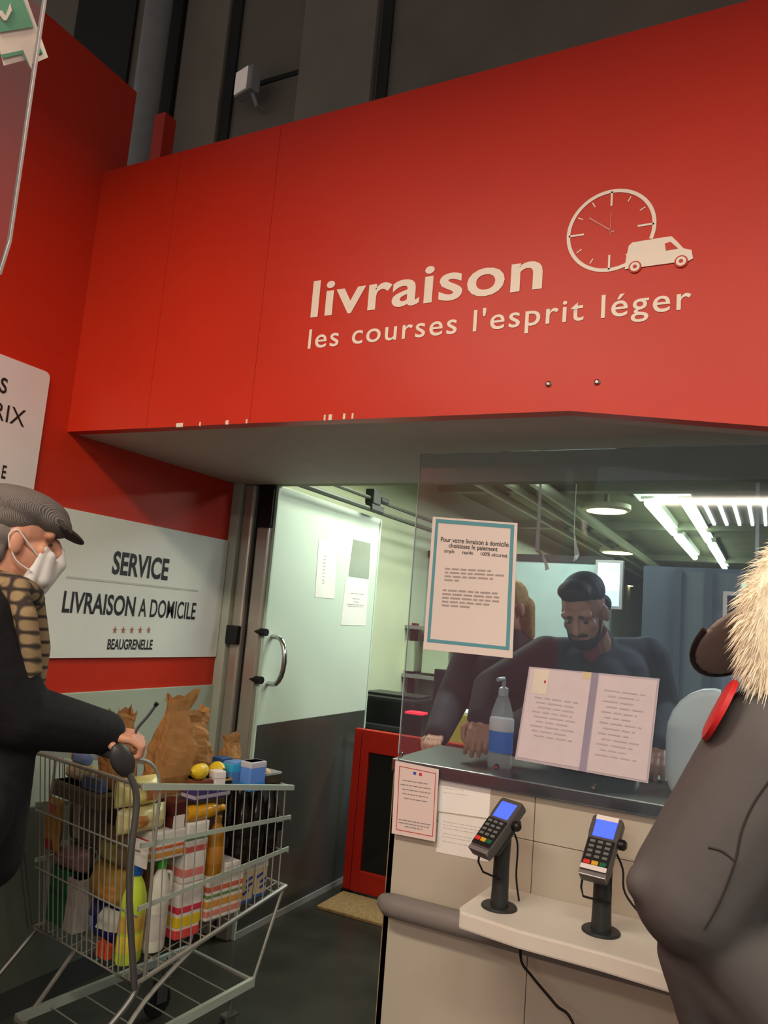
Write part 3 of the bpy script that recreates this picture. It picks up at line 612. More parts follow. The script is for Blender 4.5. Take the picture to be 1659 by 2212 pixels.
for k, (a, b) in enumerate((((1402, 1085), (1500, 1205)), ((1480, 1085), (1566, 1228)))):
    A = on('z', ZC-.08, *a); B = on('z', ZC-.08, *b); x = (A.x+B.x)/2
    for j, (y0, y1) in enumerate(((A.y, A.y+(B.y-A.y)*.44), (A.y+(B.y-A.y)*.5, B.y))):
        o = tag(empty('fluorescent_tube_lamp', (x, y0, ZC-.08)), ('left' if k == 0 else 'right')*0+['long bright tube lamp of the first pair next to round ceiling lamp', 'long bright tube lamp farther back next to round ceiling lamp', 'long bright tube lamp of the first pair above dark partition', 'long bright tube lamp farther back above dark partition'][k*2+j], 'lamp', 'tube lamps along the back room ceiling')
        mb = MB(); mb.bb((-.05, 0, .03), (.05, y1-y0, .08)); mb.build('batten', M('batten_white', (220, 226, 214), .5), o)
        mb = MB(); mb.tube([(0, .03, .0), (0, y1-y0-.03, .0)], .032, 10); mb.build('tube', M('tube_light', (236, 255, 225), .4, emit=7), o, True)
p = on('z', ZC-.075, 1606, 1112); lv = tag(empty('louvre_lamp', p), 'square louvred lamp on the ceiling at the far right', 'lamp'); lv['label'] = 'square louvred lamp on the ceiling beyond the dark partition'
mb = MB(); mb.bb((-.3, -.6, .01), (.3, .6, .03)); mb.build('tray', LGREY, lv); mb = MB(); mb.tube([(0, 0, .02), (0, 0, .075)], .02, 8); mb.build('hanger', LGREY, lv)
for k in range(6): mb = MB(); mb.bb((-.26+k*.1, -.55, -.01), (-.235+k*.1, .55, .01)); mb.build('light_slot', M('slot_light', (235, 245, 230), .4, emit=2), lv)
p = on('z', ZC-.03, 1430, 1068); lv = tag(empty('ceiling_panel_light', p), 'square white panel light on the ceiling in front of the tube lamps', 'lamp')
mb = MB(); mb.bb((-.22, -.3, 0), (.22, .3, .03)); mb.build('frame', LGREY, lv); mb = MB(); mb.bb((-.2, -.28, -.004), (.2, .28, .0)); mb.build('diffuser', M('panel_light', (225, 235, 210), .4, emit=1.4), lv)
# pipes and beams
PIPE = M('cream_pipe', (188, 190, 160), .5)
for k, (px, py) in enumerate(((1125, 1060), (1185, 1060), (1060, 1058))):
    p = on('z', ZC-.1, px, py); o = tag(empty('ceiling_pipe', (p.x, YB+.1, ZC-.1)), ['cream ceiling pipe running back past the round lamps', 'thick cream ceiling pipe next to the round lamps', 'cream ceiling pipe hidden behind the notice'][k], 'pipe', 'pipes under the back room ceiling')
    mb = MB(); mb.tube([(0, 0, 0), (0, 10, 0)], (.03, .045, .03)[k], 10); mb.build('pipe', PIPE, o, True)
    for j in range(5): mb = MB(); mb.bb((-.008, .6+j*2, 0), (.008, .64+j*2, .1)); mb.build('hanger', LGREY, o)
for k, y in enumerate((5.6, 7.6, 10.5)):
    mb = MB(); mb.bb((XL, y, ZC-.07), (2.5, y+.12, ZC)); o = struct(mb.build('trim_%d' % (4+k), M('beam_cream', (150, 152, 128), .6)))
# hanging paper ribbons
RIB = M('ribbon_white', (226, 222, 224), .5)
for k, pts in enumerate((((1160, 1190), (1172, 1200), (1180, 1222), (1182, 1232)), ((1240, 1150), (1243, 1180), (1246, 1200), (1242, 1212)))):
    P_ = [on('y', 3.2, *q) for q in pts]; mb = MB()
    wd = (.02, .012, .022, .03) if k == 0 else (.006, .016, .03, .026)
    P_ = [V((P_[0].x, 3.2, ZC))]+P_; wd = (.0012,)+wd
    vs_ = []
    for i, (p, w_) in enumerate(zip(P_, wd)): vs_ += [p+V((-w_/2, .006*i, 0)), p+V((w_/2, -.006*i, .004)), p+V((w_/2, -.006*i+.0015, .004)), p+V((-w_/2, .006*i+.0015, 0))]
    mb.add(vs_, [(0, 1, 2, 3), (16, 17, 18, 19)]+[(4*i+j, 4*i+(j+1) % 4, 4*i+4+(j+1) % 4, 4*i+4+j) for i in range(4) for j in range(4)])
    tag(mb.build('hanging_ribbon', RIB), ['twisted white ribbon hanging above the teal partition', 'straight white ribbon hanging from the ceiling beside round lamp'][k], 'ribbon', 'white ribbons hanging in the back room')
# dark door, framed board and sheet at the right
d1 = struct(empty('door_2', (on('y', 5.18, 1500, 1400).x, 5.18, 0)))
mb = MB(); mb.bb((-.1, -.02, 0), (.5, .0, 1.95)); mb.build('door_panel', M('slate_door', (82, 88, 90), .5), d1)
for x in (-.1, .08): mb = MB(); mb.bb((x-.02, -.04, 0), (x+.02, -.02, 1.97)); mb.build('door_frame', M('slate_frame', (60, 66, 74), .5), d1)
fa, fb = place(1562, 1277, 2.52), place(1690, 1420, 2.52)
fb_ = tag(empty('framed_board', (fa.x, 2.52, HC+.04)), 'black board in a white frame standing on the counter behind fur hood', 'board')
dz = HC+.04
mb = MB(); mb.bb((0, -.004, 0), (fb.x-fa.x, .012, fa.z-dz)); mb.build('frame', WHITE, fb_, bevel=.002)
mb = MB(); mb.bb((.012, -.0055, fb.z-dz), (fb.x-fa.x-.012, -.004, fa.z-dz-.012)); mb.build('board', M('black_board', (24, 20, 18), .5), fb_)
mb = MB(); mb.bb((.0, -.0055, fb.z-dz-.12), (.1, -.004, fb.z-dz-.02)); mb.build('blue_strip', M('blue_grey_strip', (120, 134, 156), .5), fb_)
p = on('z', ZC-.3, 1640, 1268); p = on('y', 5.0, 1634, 1268); ex = tag(empty('exit_light', p), 'small green glowing emergency light above the framed board', 'lamp')
mb = MB(); mb.bb((-.08, 0, -.025), (.08, .05, .025)); mb.build('case', WHITE, ex, bevel=.005); mb = MB(); mb.bb((-.07, -.004, -.016), (.07, 0, .016)); mb.build('glow_panel', M('green_glow', (60, 230, 190), .4, emit=1.6), ex)
mb = MB(); mb.bb((-.01, .02, .025), (.01, .03, ZC-p.z)); mb.build('hanger', LGREY, ex)
# ================================================================ shopping trolley
CRZ = R(-10); CO = V((-1.93, 1.80, 0)); CM = MX.Translation(CO) @ MX.Rotation(CRZ, 4, 'Z'); CI = CM.inverted(); C3 = CM.to_3x3()
def cl(px, py, ax, v):
    i = 'xyz'.index(ax); e = V((0, 0, 0)); e[i] = 1; p = V((0, 0, 0)); p[i] = v
    return CI @ hit(px, py, CM @ p, C3 @ e)
cart = tag(empty('shopping_trolley', CO, CRZ), 'full wire shopping trolley with dark handle pushed toward the doorway', 'trolley')
WIRE = M('zinc_wire', (186, 184, 174), .36, metal=.6, var=.08); ZINC = M('zinc_tube', (112, 110, 108), .35, metal=.6, var=.08); BANDM = M('pale_green_strip', (188, 198, 184), .4, metal=.2)
HPL = M('handle_plastic', (58, 56, 56), .45)
RT = lambda s_, t: V((s_*(.295-.095*t), .03+.75*t, .965-.11*t))           # rim, t 0 rear .. 1 front
BT = lambda s_, t: V((s_*(.275-.085*t), .10+.70*t, .40+.10*t))      # basket bottom
RW = .0022
for s_, nm in ((1, 'side_panel'), (-1, 'side_panel')):
    mb = MB()
    for k in range(1, 16): mb.tube([BT(s_, k/16), RT(s_, k/16)], RW, 6)
    o = mb.build(nm, WIRE, cart, True)
    for f in (.30, .62):
        a = RT(s_, 0).lerp(BT(s_, 0), f); b = RT(s_, 1).lerp(BT(s_, 1), f); d = (b-a).normalized(); n = V((1, 0, 0))
        mb = MB(); mb.add([a+V((.002, 0, -.007)), b+V((.002, 0, -.007)), b+V((.002, 0, .007)), a+V((.002, 0, .007)), a+V((-.003, 0, -.007)), b+V((-.003, 0, -.007)), b+V((-.003, 0, .007)), a+V((-.003, 0, .007))], [(0, 1, 2, 3), (7, 6, 5, 4), (0, 4, 5, 1), (1, 5, 6, 2), (2, 6, 7, 3), (3, 7, 4, 0)]); mb.build('side_band', BANDM, o)
mb = MB()
for k in range(1, 20): t = k/20; mb.tube([BT(-1, 0).lerp(BT(1, 0), t), RT(-1, 0).lerp(RT(1, 0), t)], RW, 6)
for f in (.33, .66): mb.tube([RT(-1, 0).lerp(BT(-1, 0), f), RT(1, 0).lerp(BT(1, 0), f)], .003, 6)
mb.build('rear_panel', WIRE, cart, True)
mb = MB()
for k in range(1, 10): t = k/10; mb.tube([BT(-1, 1).lerp(BT(1, 1), t), RT(-1, 1).lerp(RT(1, 1), t)], RW, 6)
for f in (.33, .66): mb.tube([RT(-1, 1).lerp(BT(-1, 1), f), RT(1, 1).lerp(BT(1, 1), f)], .003, 6)
mb.build('front_panel', WIRE, cart, True)
mb = MB()
for k in range(13): t = k/12; mb.tube([BT(-1, t), BT(1, t)], .003, 6)
for k in range(1, 8): t = k/8; mb.tube([BT(-1, 0).lerp(BT(1, 0), t), BT(-1, 1).lerp(BT(1, 1), t)], RW, 6)
mb.build('basket_floor', WIRE, cart, True)
mb = MB(); mb.tube([BT(-1, 0), BT(1, 0), BT(1, 1), BT(-1, 1)], .008, 8, closed=True); mb.build('bottom_rim', WIRE, cart, True)
for s_ in (1, -1):
    a, b = RT(s_, 0), RT(s_, 1); mb = MB(); mb.add([p+V((x, 0, z)) for p in (a, b) for x, z in ((-.007, -.009), (.007, -.009), (.007, .009), (-.007, .009))], [(0, 1, 2, 3), (7, 6, 5, 4), (0, 4, 5, 1), (1, 5, 6, 2), (2, 6, 7, 3), (3, 7, 4, 0)]); mb.build('top_rail', BANDM, cart)
for t in (0, 1): mb = MB(); mb.tube([RT(-1, t), RT(1, t)], .0065, 8); mb.build('cross_rail', WIRE, cart, True)
# rear uprights and handle
HZ = 1.045
for s_ in (1, -1):
    mb = MB(); mb.tube(cat_([BT(s_, 0)+V((s_*.012, -.01, 0)), RT(s_, 0)+V((s_*.004, -.012, -.25)), RT(s_, 0)+V((s_*.005, -.02, -.03)), V((s_*.29, -.035, HZ-.02))], 5), .0095, 10); mb.build('rear_upright', ZINC, cart, True)
    mb = MB(); mb.tube(cat_([V((s_*.28, -.04, HZ-.0)), V((s_*.285, .05, HZ-.015)), RT(s_, .09)+V((0, 0, .0)), RT(s_, .1)+V((0, 0, -.2)), BT(s_, .05)], 5), .005, 8); mb.build('handle_strut', WIRE, cart, True)
    mb = MB(); mb.ell((s_*.288, -.045, HZ), (.022, .034, .056), MX.Rotation(R(38), 3, 'X'), 16, 10); mb.build('handle_bracket', HPL, cart, True)
mb = MB(); mb.tube([(-.285, -.055, HZ+.012), (.285, -.055, HZ+.012)], .0145, 14); mb.build('handle_bar', HPL, cart, True)
# chassis and lower rack
for s_ in (1, -1):
    mb = MB(); mb.tube(cat_([BT(s_, .02), BT(s_, 0)+V((s_*.005, -.03, -.05)), V((s_*.26, -.10, .20)), V((s_*.26, -.13, .13))], 5), .009, 8); mb.build('rear_leg', ZINC, cart, True)
    mb = MB(); mb.tube(cat_([BT(s_, .35)+V((0, 0, .0)), V((s_*.205, .2, .3)), V((s_*.205, .08, .16)), V((s_*.205, .06, .13))], 5), .008, 8); mb.build('centre_leg', WIRE, cart, True)
    mb = MB(); mb.tube([BT(s_, .98), V((s_*.178, .69, .205))], .006, 8); mb.build('front_rod', WIRE, cart, True)
    mb = MB(); a, b = V((s_*.178, .69, .20)), V((s_*.2, .03, .165)); mb.add([p+V((x, 0, z)) for p in (a, b) for x, z in ((-.008, -.014), (.008, -.014), (.008, .014), (-.008, .014))], [(0, 1, 2, 3), (7, 6, 5, 4), (0, 4, 5, 1), (1, 5, 6, 2), (2, 6, 7, 3), (3, 7, 4, 0)]); mb.build('rack_rail', BANDM, cart)
    for (x, y) in ((s_*.18, .6), (s_*.26, -.13)):
        mb = MB(); mb.lathe([(0, -.012), (.05, -.012), (.055, -.006), (.055, .006), (.05, .012), (0, .012)], (x, y-.03, .055), 20, MX.Rotation(PI/2, 3, 'Y')); o = mb.build('caster_wheel', BLACKM, cart, True)
        mb = MB(); mb.bb((x-.018, y-.045, .05), (x-.014, y, .125)); mb.bb((x+.014, y-.045, .05), (x+.018, y, .125)); mb.bb((x-.018, y-.04, .122), (x+.018, y+.015, .13)); mb.build('caster_fork', ZINC, o)
        if y > .5: mb = MB(); mb.tube([(x, y-.01, .125), (x, y-.01, .2)], .008, 8); mb.build('caster_stem', ZINC, o, True)
mb = MB(); mb.tube([(-.178, .69, .2), (.178, .69, .2)], .009, 8); mb.tube([(-.2, .03, .165), (.2, .03, .165)], .007, 8)
for k in range(1, 6): t = k/6; mb.tube([(-.2, .03+.66*t, .165+.035*t), (.2-.02*t, .03+.66*t, .165+.035*t)], .0025, 6)
mb.build('rack_wires', WIRE, cart, True)

# ---------------------------------------------------------------- goods in the trolley
NXT = []
def at(x0, x1, y0, y1, z0, z1): NXT.append((x0, x1, y0, y1, z0, z1))      # trolley-frame bounds of the next item, so that goods sit side by side
def rect(px, plane, v):
    x0, y0, x1, y1 = px; mx, my = (x0+x1)/2, (y0+y1)/2; i = 1 if plane == 'x' else 0
    a, b = cl(x0, my, plane, v)[i], cl(x1, my, plane, v)[i]; zt, zb = cl(mx, y0, plane, v).z, cl(mx, y1, plane, v).z
    return min(a, b), max(a, b), zb, zt
PAL = {}
def PC(c, rough=.45, **k): return M('print_%d_%d_%d%s' % (*c, ('_%s' % rough if rough != .45 else '')), c, rough, var=.05, scale=30, **k)
GRP = 'groceries in the shopping trolley'
def root(name, label, cat, c, rz=0):
    return tag(empty(name, CM @ V(c), CRZ+rz), label, cat, GRP)
def frame(px, plane, v, d):
    if NXT:
        x0, x1, y0, y1, z0, z1 = NXT.pop(); return V(((x0+x1)/2, (y0+y1)/2, z0)), V((x1-x0, y1-y0, z1-z0))
    a, b, z0, z1 = rect(px, plane, v)
    z0 = max(z0, .412+.11*max(0, (min(1, ((a+b)/2-.1)/.7) if plane == 'x' else 0)))
    if plane == 'x': return V((v-d/2, (a+b)/2, z0)), V((d, b-a, z1-z0))
    return V(((a+b)/2, v+d/2, z0)), V((b-a, d, z1-z0))
def g_box(name, label, cat, px, plane, v, d, col, bands=(), tilt=0, rz=0, rough=.45, extra=None):
    c, s = frame(px, plane, v, d); o = root(name, label, cat, c, rz); rt = MX.Rotation(R(tilt), 3, 'X' if plane == 'x' else 'Y')
    mb = MB(); mb.box((0, 0, s.z/2), s, None); ob = mb.build('carton', PC(col, rough), o, bevel=min(.006, min(s)*.1))
    if tilt: ob.rotation_euler = rt.to_euler()
    for v0, v1, cc in bands:
        mb = MB(); mb.box((0, 0, s.z*(v0+v1)/2), (s.x+.0012, s.y+.0012, s.z*(v1-v0))); mb.build('print_band', PC(cc, rough), ob, bevel=.004 if min(s) > .04 else 0)
    return o, s
def g_bottle(name, label, cat, px, plane, v, col, cap, lab=None, wide=1, neck=.35, flat=.75, rough=.3, lay=None, jug=False):
    bb = NXT.pop() if NXT else None
    a, b, z0, z1 = rect(px, plane, v) if bb is None else (bb[2], bb[3], bb[4], bb[5]); v = v if bb is None else bb[1]; r_ = (b-a)/2; z0 = z0 if bb else max(z0, .412+.11*max(0, (min(1, ((a+b)/2-.1)/.7) if plane == 'x' else 0))); h = z1-z0
    if lay is not None: r_ = h/2*.8; h = (b-a)*1.0
    c = V((v-r_*flat, (a+b)/2, z0)) if plane == 'x' else V(((a+b)/2, v+r_*flat, z0))
    if lay is not None: c = V((v-r_, a, z0+r_))
    o = root(name, label, cat, c)
    sx, sy = (flat, 1) if plane == 'x' else (1, flat)
    q = MX.Rotation(R(-90), 3, 'X') @ MX.Identity(3) if lay is not None else None
    if lay is not None: q = MX.Rotation(R(lay), 3, 'X') @ q; sx = sy = 1
    pr = [(0, 0), (r_*.88, 0), (r_, h*.04), (r_, h*.56), (r_*.93, h*.68), (r_*.65, h*.80), (r_*neck, h*.88), (r_*neck, h*.92), (0, h*.92)]
    mb = MB(); mb.lathe(pr, n=22, sx=sx, sy=sy, rot=q); bd = mb.build('bottle_body', PC(col, rough), o, True)
    mb = MB(); k = r_*neck*1.25; mb.lathe([(0, h*.89), (k, h*.89), (k, h*.99), (k*.8, h), (0, h)], n=14, rot=q, sx=sx, sy=sy); mb.build('cap', PC(cap), o, True)
    for v0, v1, cc in (lab or ()):
        mb = MB(); mb.lathe([(r_*.99, h*v0), (r_*1.012, h*(v0+.01)), (r_*1.012, h*(v1-.01)), (r_*.99, h*v1)], n=22, sx=sx, sy=sy, rot=q); mb.build('label', PC(cc), bd, True)
    if jug:
        e = V((0, 1, 0)) if plane == 'x' else V((1, 0, 0)); mb = MB(); mb.tube(cat_([e*r_*.5+V((0, 0, h*.83)), e*r_*1.05+V((0, 0, h*.8)), e*r_*1.12+V((0, 0, h*.66)), e*r_*.98+V((0, 0, h*.55))], 5), r_*.16, 8); mb.build('grip', PC(col, rough), bd, True)
    return o
def g_pouch(name, label, cat, px, plane, v, d, col, patch=(), rz=0, tilt=0, rough=.3, seed=0, crimp=True):
    c, s = frame(px, plane, v, d); d = s.x if plane == 'x' else s.y; o = root(name, label, cat, c, rz); rng = random.Random(seed)
    w_ = s.y if plane == 'x' else s.x; h = s.z; n = 14; vs = {}; mb = MB(); vl = []
    for side in (1, -1):
        for i in range(n+1):
            for j in range(n+1):
                u, q = i/n*2-1, j/n*2-1; th = max(0, (1-abs(u)**3.2)*(1-abs(q)**2.6))**.62
                wr = .10*noise.noise(V((u*2.3+seed, q*2.3, seed*1.7+side)))+.05*noise.noise(V((u*6+seed, q*6, seed)))
                y = side*(d/2)*th*(1+wr*1.6); pinch = 1-.07*(1-abs(u))*(abs(q)**4)
                p = V((u*w_/2*pinch, y, (q*.5+.5)*h)); vl.append(p if plane != 'x' else V((p.y, p.x, p.z)))
    m_ = (n+1)**2; fs = []
    for k in (0, 1):
        for i in range(n):
            for j in range(n): fs.append((k*m_+i*(n+1)+j, k*m_+(i+1)*(n+1)+j, k*m_+(i+1)*(n+1)+j+1, k*m_+i*(n+1)+j+1))
    mb.add(vl, fs); bd = mb.build('pouch', PC(col, rough), o, True)
    if tilt: bd.rotation_euler = (R(tilt), 0, 0) if plane == 'x' else (0, R(tilt), 0)
    for (u0, u1, q0, q1, cc) in patch:
        mb = MB(); vl = []; K = 8
        for i in range(K+1):
            for j in range(K+1):
                u, q = u0+(u1-u0)*i/K, q0+(q1-q0)*j/K; th = max(0, (1-abs(u)**3.2)*(1-abs(q)**2.6))**.62
                wr = .10*noise.noise(V((u*2.3+seed, q*2.3, seed*1.7+(1 if plane == 'x' else -1))))+.05*noise.noise(V((u*6+seed, q*6, seed)))
                y = (1 if plane == 'x' else -1)*((d/2)*th*(1+wr*1.6)+.002); pinch = 1-.07*(1-abs(u))*(abs(q)**4); p = V((u*w_/2*pinch, y, (q*.5+.5)*h)); vl.append(p if plane != 'x' else V((p.y, p.x, p.z)))
        mb.add(vl, [(i*(K+1)+j, (i+1)*(K+1)+j, (i+1)*(K+1)+j+1, i*(K+1)+j+1) for i in range(K) for j in range(K)]); mb.build('printed_patch', PC(cc, rough), bd, True)
    return o
PAPER = M('brown_kraft_paper', (168, 118, 66), .75, var=.14, scale=14, bump=.25)
def g_paperbag(name, label, px, plane, v, d, seed, neck=.6, lean=0, part='paper'):
    c, s = frame(px, plane, v, d); d = s.x if plane == 'x' else s.y; o = root(name, label, 'bag', c); rng = random.Random(seed); w_ = (s.y if plane == 'x' else s.x); h = s.z
    mb = MB(); n, L = 28, 18; vl = []
    for j in range(L):
        t = j/(L-1); f = 1.0 if t < .45 else 1-(1-neck)*math.sin((t-.45)/.55*PI/2*1.2) if t < .8 else neck+(t-.8)*.9
        f *= .8+.2*min(1, t*6)
        for i in range(n):
            a = 2*PI*i/n; cs, sn = math.cos(a), math.sin(a); e = .55
            x = math.copysign(abs(cs)**e, cs)*w_/2*f; y = math.copysign(abs(sn)**e, sn)*d/2*f*(1-.5*t)
            k = 1+.34*noise.noise(V((cs*1.7+seed, sn*1.7, t*3.2)))*(.35+t)+.22*noise.noise(V((cs*4+seed, sn*4, t*7)))*(.3+t)+rng.uniform(-.05, .05)*(.3+t)
            p = V((x*k+lean*t*w_, y*k, h*t*(1+(.16*noise.noise(V((cs*2+seed, sn*2, 9)))+rng.uniform(-.03, .02) if j == L-1 else 0)))); vl.append(p if plane != 'x' else V((p.y, p.x, p.z)))
    fs = [(j*n+i, j*n+(i+1) % n, (j+1)*n+(i+1) % n, (j+1)*n+i) for j in range(L-1) for i in range(n)]+[tuple(range(n))]
    mb.add(vl, fs); mb.build(part, PAPER, o); return o
XS, YBK = .205, .125
wht = (232, 224, 214)
# right side, bottom row
at(0.126, 0.2, 0.103, 0.187, 0.417, 0.698)
g_bottle('detergent_bottle', 'lime green detergent bottle with blue cap in the trolley corner', 'bottle', (262, 1868, 320, 2112), 'x', .20, (190, 208, 60), (20, 78, 150), [(.12, .3, (226, 200, 60)), (.32, .5, (214, 170, 70))])
at(0.13, 0.205, 0.192, 0.267, 0.431, 0.703)
g_bottle('fabric_softener', 'white jug bottle with bright green cap inside the trolley side', 'bottle', (330, 1858, 394, 2085), 'x', XS, (228, 222, 206), (60, 170, 50), [(.12, .42, (205, 196, 190))], jug=True)
at(0.115, 0.205, 0.29, 0.385, 0.447, 0.612)
g_box('juice_carton', 'white carton with red and yellow bands beside the white jug', 'carton', (400, 1905, 444, 2052), 'x', XS, .09, wht, [(.0, .18, (226, 76, 72)), (.2, .42, (236, 200, 40)), (.46, .6, (222, 60, 76))])
at(0.1, 0.205, 0.408, 0.565, 0.473, 0.612)
g_box('yogurt_multipack', 'white multipack with orange and green stripes low in the trolley', 'pack', (448, 1886, 526, 2016), 'x', XS, .12, wht, [(.08, .24, (228, 140, 120)), (.28, .46, (226, 160, 70)), (.5, .6, (120, 150, 90)), (.64, .78, (220, 110, 80))])
at(0.108, 0.2, 0.166, 0.291, 0.704, 0.79)
g_box('biscuit_multipack', 'white multipack with pink and orange stripes above the white jug', 'pack', (318, 1792, 396, 1856), 'x', XS-.02, .16, wht, [(.08, .3, (232, 160, 60)), (.36, .52, (226, 110, 60)), (.58, .74, (226, 90, 100))])
at(0.108, 0.205, 0.297, 0.385, 0.6125, 0.8)
g_box('cereal_box', 'tall white box with slanted red and green print behind the amber bottle', 'box', (400, 1772, 442, 1903), 'x', XS, .10, wht, [(.1, .25, (232, 130, 120)), (.5, .62, (214, 96, 90)), (.7, .8, (90, 130, 90))])
at(0.135, 0.205, 0.409, 0.476, 0.6125, 0.8)
g_bottle('oil_bottle', 'amber glass bottle standing between striped pack and dark bottles', 'bottle', (446, 1762, 492, 1884), 'x', XS, (176, 116, 24), (150, 96, 20), [(.2, .5, (196, 128, 40))], rough=.2)
at(0.14, 0.205, 0.297, 0.462, 0.8005, 0.862)
g_bottle('oil_bottle', 'amber bottle lying on its side over the striped packs', 'bottle', (396, 1716, 492, 1770), 'x', XS, (206, 146, 28), (214, 160, 40), rough=.2, lay=0)
# wrapped pack of dark bottles
at(-.10, .184, .552, .766, .6125, .853)
c, s = frame((500, 1712, 606, 1858), 'x', XS-.03, .2); dkp = root('cola_pack', 'black shrink wrapped pack of dark bottles at the trolley front', 'pack', c)
for i in range(4):
    for j in range(3):
        rr = s.y/6.2; x = s.x/2-rr-i*rr*2; y = -s.y/2+rr+j*rr*2; h = s.z
        mb = MB(); mb.lathe([(0, 0), (rr*.9, 0), (rr, .01), (rr, h*.55), (rr*.8, h*.72), (rr*.35, h*.88), (rr*.35, h*.94), (0, h*.94)], (x, y, 0), 14); b_ = mb.build('dark_bottle', M('cola_dark', (26, 20, 17), .12), dkp, True)
        mb = MB(); mb.lathe([(0, h*.92), (rr*.42, h*.92), (rr*.42, h), (0, h)], (x, y, 0), 10); mb.build('cap', BLACK, b_, True)
        mb = MB(); mb.lathe([(rr*1.005, h*.28), (rr*1.015, h*.29), (rr*1.015, h*.5), (rr*1.005, h*.51)], (x, y, 0), 14); mb.build('label', M('dark_label', (36, 34, 34), .25), b_, True)
mb = MB(); mb.box((0, 0, s.z*.44), (s.x+.004, s.y+.004, .035)); mb.build('carry_band', M('film_black', (30, 30, 32), .12), dkp, bevel=.01)
at(0.098, 0.2, 0.483, 0.546, 0.6125, 0.642)
g_box('sugar_box', 'plain white box under the dark bottles', 'box', (492, 1862, 528, 1884), 'x', XS+.0, .14, wht, [(.3, .6, (214, 206, 200))])
def blue_box(px, label, k):
    at(.095, .188, (.575, .64)[k-1], (.635, .70)[k-1], (.482, .491)[k-1], .6125)
    o, s = g_box('pasta_box', label, 'box', px, 'x', XS-.012*0, .1, (196, 176, 140), [(.8, 1.0, (222, 212, 200)), (.0, .12, (60, 90, 150))])
    mb = MB(); rng = random.Random(k)
    for j in range(3): z = s.z*(.3+.16*j); mb.box((s.x/2+.0008, rng.uniform(-.01, .01), z), (.001, s.y*.5, s.z*.07), MX.Rotation(R(20), 3, 'X'))
    mb.build('blue_print', PC((50, 60, 140)), o)
blue_box((536, 1864, 562, 1952), 'tan box with blue marks next to the striped multipack', 1); blue_box((566, 1856, 602, 1938), 'tan box with blue marks at the trolley front corner', 2)
at(-.2, .094, .262, .545, .468, .865)
g_box('cardboard_box', 'plain brown cardboard box buried in the middle of the groceries', 'box', (300, 1760, 400, 1980), 'x', .09, .29, (120, 92, 62), [(.46, .54, (150, 124, 84))])
# right side, upper row
at(0.108, 0.196, 0.062, 0.232, 0.79, 0.868)
g_pouch('snack_pouch', 'shiny cream snack pouch leaning on the trolley side', 'bag', (222, 1746, 362, 1800), 'x', XS-.01, .09, (214, 200, 140), [(-.6, -.1, -.4, .5, (176, 120, 60))], seed=3)
at(0.09, 0.185, 0.055, 0.21, 0.867, 0.955)
g_pouch('snack_pouch', 'gold snack pouch lying behind the trolley handle', 'bag', (196, 1690, 318, 1744), 'x', XS-.03, .10, (222, 206, 128), [(.0, .6, -.5, .5, (196, 120, 60))], seed=5)
at(0.112, 0.19, 0.238, 0.291, 0.7905, 0.872)
g_box('chocolate_box', 'dark maroon chocolate box just under the trolley rim', 'box', (318, 1704, 352, 1762), 'x', XS-.01, .12, (80, 24, 18), [(.4, .6, (60, 16, 12))])
at(0, 0.12, 0.408, 0.545, 0.8655, 0.9)
g_box('ready_meal_tray', 'black food tray with white price tag under the trolley rim', 'tray', (340, 1708, 432, 1752), 'x', XS-.02, .14, (22, 20, 20), [(.82, 1, (200, 160, 90))])
at(0.191, 0.195, 0.242, 0.284, 0.791, 0.83)
g_box('price_card', 'small white card tucked below the black food tray', 'card', (367, 1756, 390, 1782), 'x', XS+.012, .004, (226, 218, 210), rz=0)
at(0.126, 0.196, 0.318, 0.468, 0.862, 0.9)
g_box('biscuit_packet', 'purple and white biscuit packet under the trolley rim', 'packet', (432, 1706, 488, 1724), 'x', XS-.005, .07, (70, 56, 110), [(.2, .5, (190, 176, 196))])
# on top of the heap
at(-0.005, 0.085, 0.225, 0.392, 0.8655, 1.192)
g_paperbag('paper_bag', 'tall crumpled brown paper bag standing on the trolley heap', (338, 1514, 440, 1692), 'x', .10, .12, 11, .55, .22)
at(-0.175, -0.035, 0.435, 0.61, 0.8655, 1.112)
g_paperbag('paper_bag', 'wide brown paper bag with a window behind the lemons', (408, 1552, 482, 1672), 'x', -.02, .16, 17, .75, -.1)
at(-0.055, 0.05, 0.09, 0.205, 0.8965, 1.134)
g_paperbag('paper_bag', 'short crumpled brown paper bag beside the trolley handle', (250, 1558, 336, 1690), 'x', .10, .13, 23, .6, 0)
at(-0.105, -0.035, 0.655, 0.735, 0.854, 1.01)
g_paperbag('paper_bag', 'small brown paper bag poking up behind the blue boxes', (486, 1596, 520, 1668), 'x', -.04, .09, 31, .8, .1)
c = cl(400, 1692, 'x', .11)
LEM = M('lemon_skin', (226, 190, 40), .4, var=.08, scale=60, bump=.2)
for k, p in enumerate((V((.148, .365, .9455)), V((.066, .447, .926)), V((.068, .514, .926)))):
    o = root('lemon', ['lemon lying on the brown wafer packet', 'lemon on the black food tray against the tall paper bag', 'lemon on the black food tray beside the dark blue box'][k], 'fruit', p-V((0, 0, .026)), R((10, 40, 84)[k]))
    mb = MB(); mb.lathe([(.0005, -.042), (.006, -.038), (.016, -.028), (.025, -.01), (.0265, .004), (.022, .02), (.012, .033), (.005, .041), (.0005, .043)], (0, 0, .026), 18, MX.Rotation(R(80), 3, 'X')); mb.build('skin', LEM, o, True)
    mb = MB(); mb.ell((0, -.043, .033), .004); mb.build('stem_end', PC((120, 110, 40)), o, True)
at(0.135, 0.18, 0.418, 0.46, 0.9005, 0.945)
g_box('cream_cube', 'small white paper wrapped cube beside the lemons', 'box', (470, 1658, 502, 1694), 'x', .19, .05, (226, 216, 212), [(.45, .55, (190, 180, 180))], rz=R(-12))
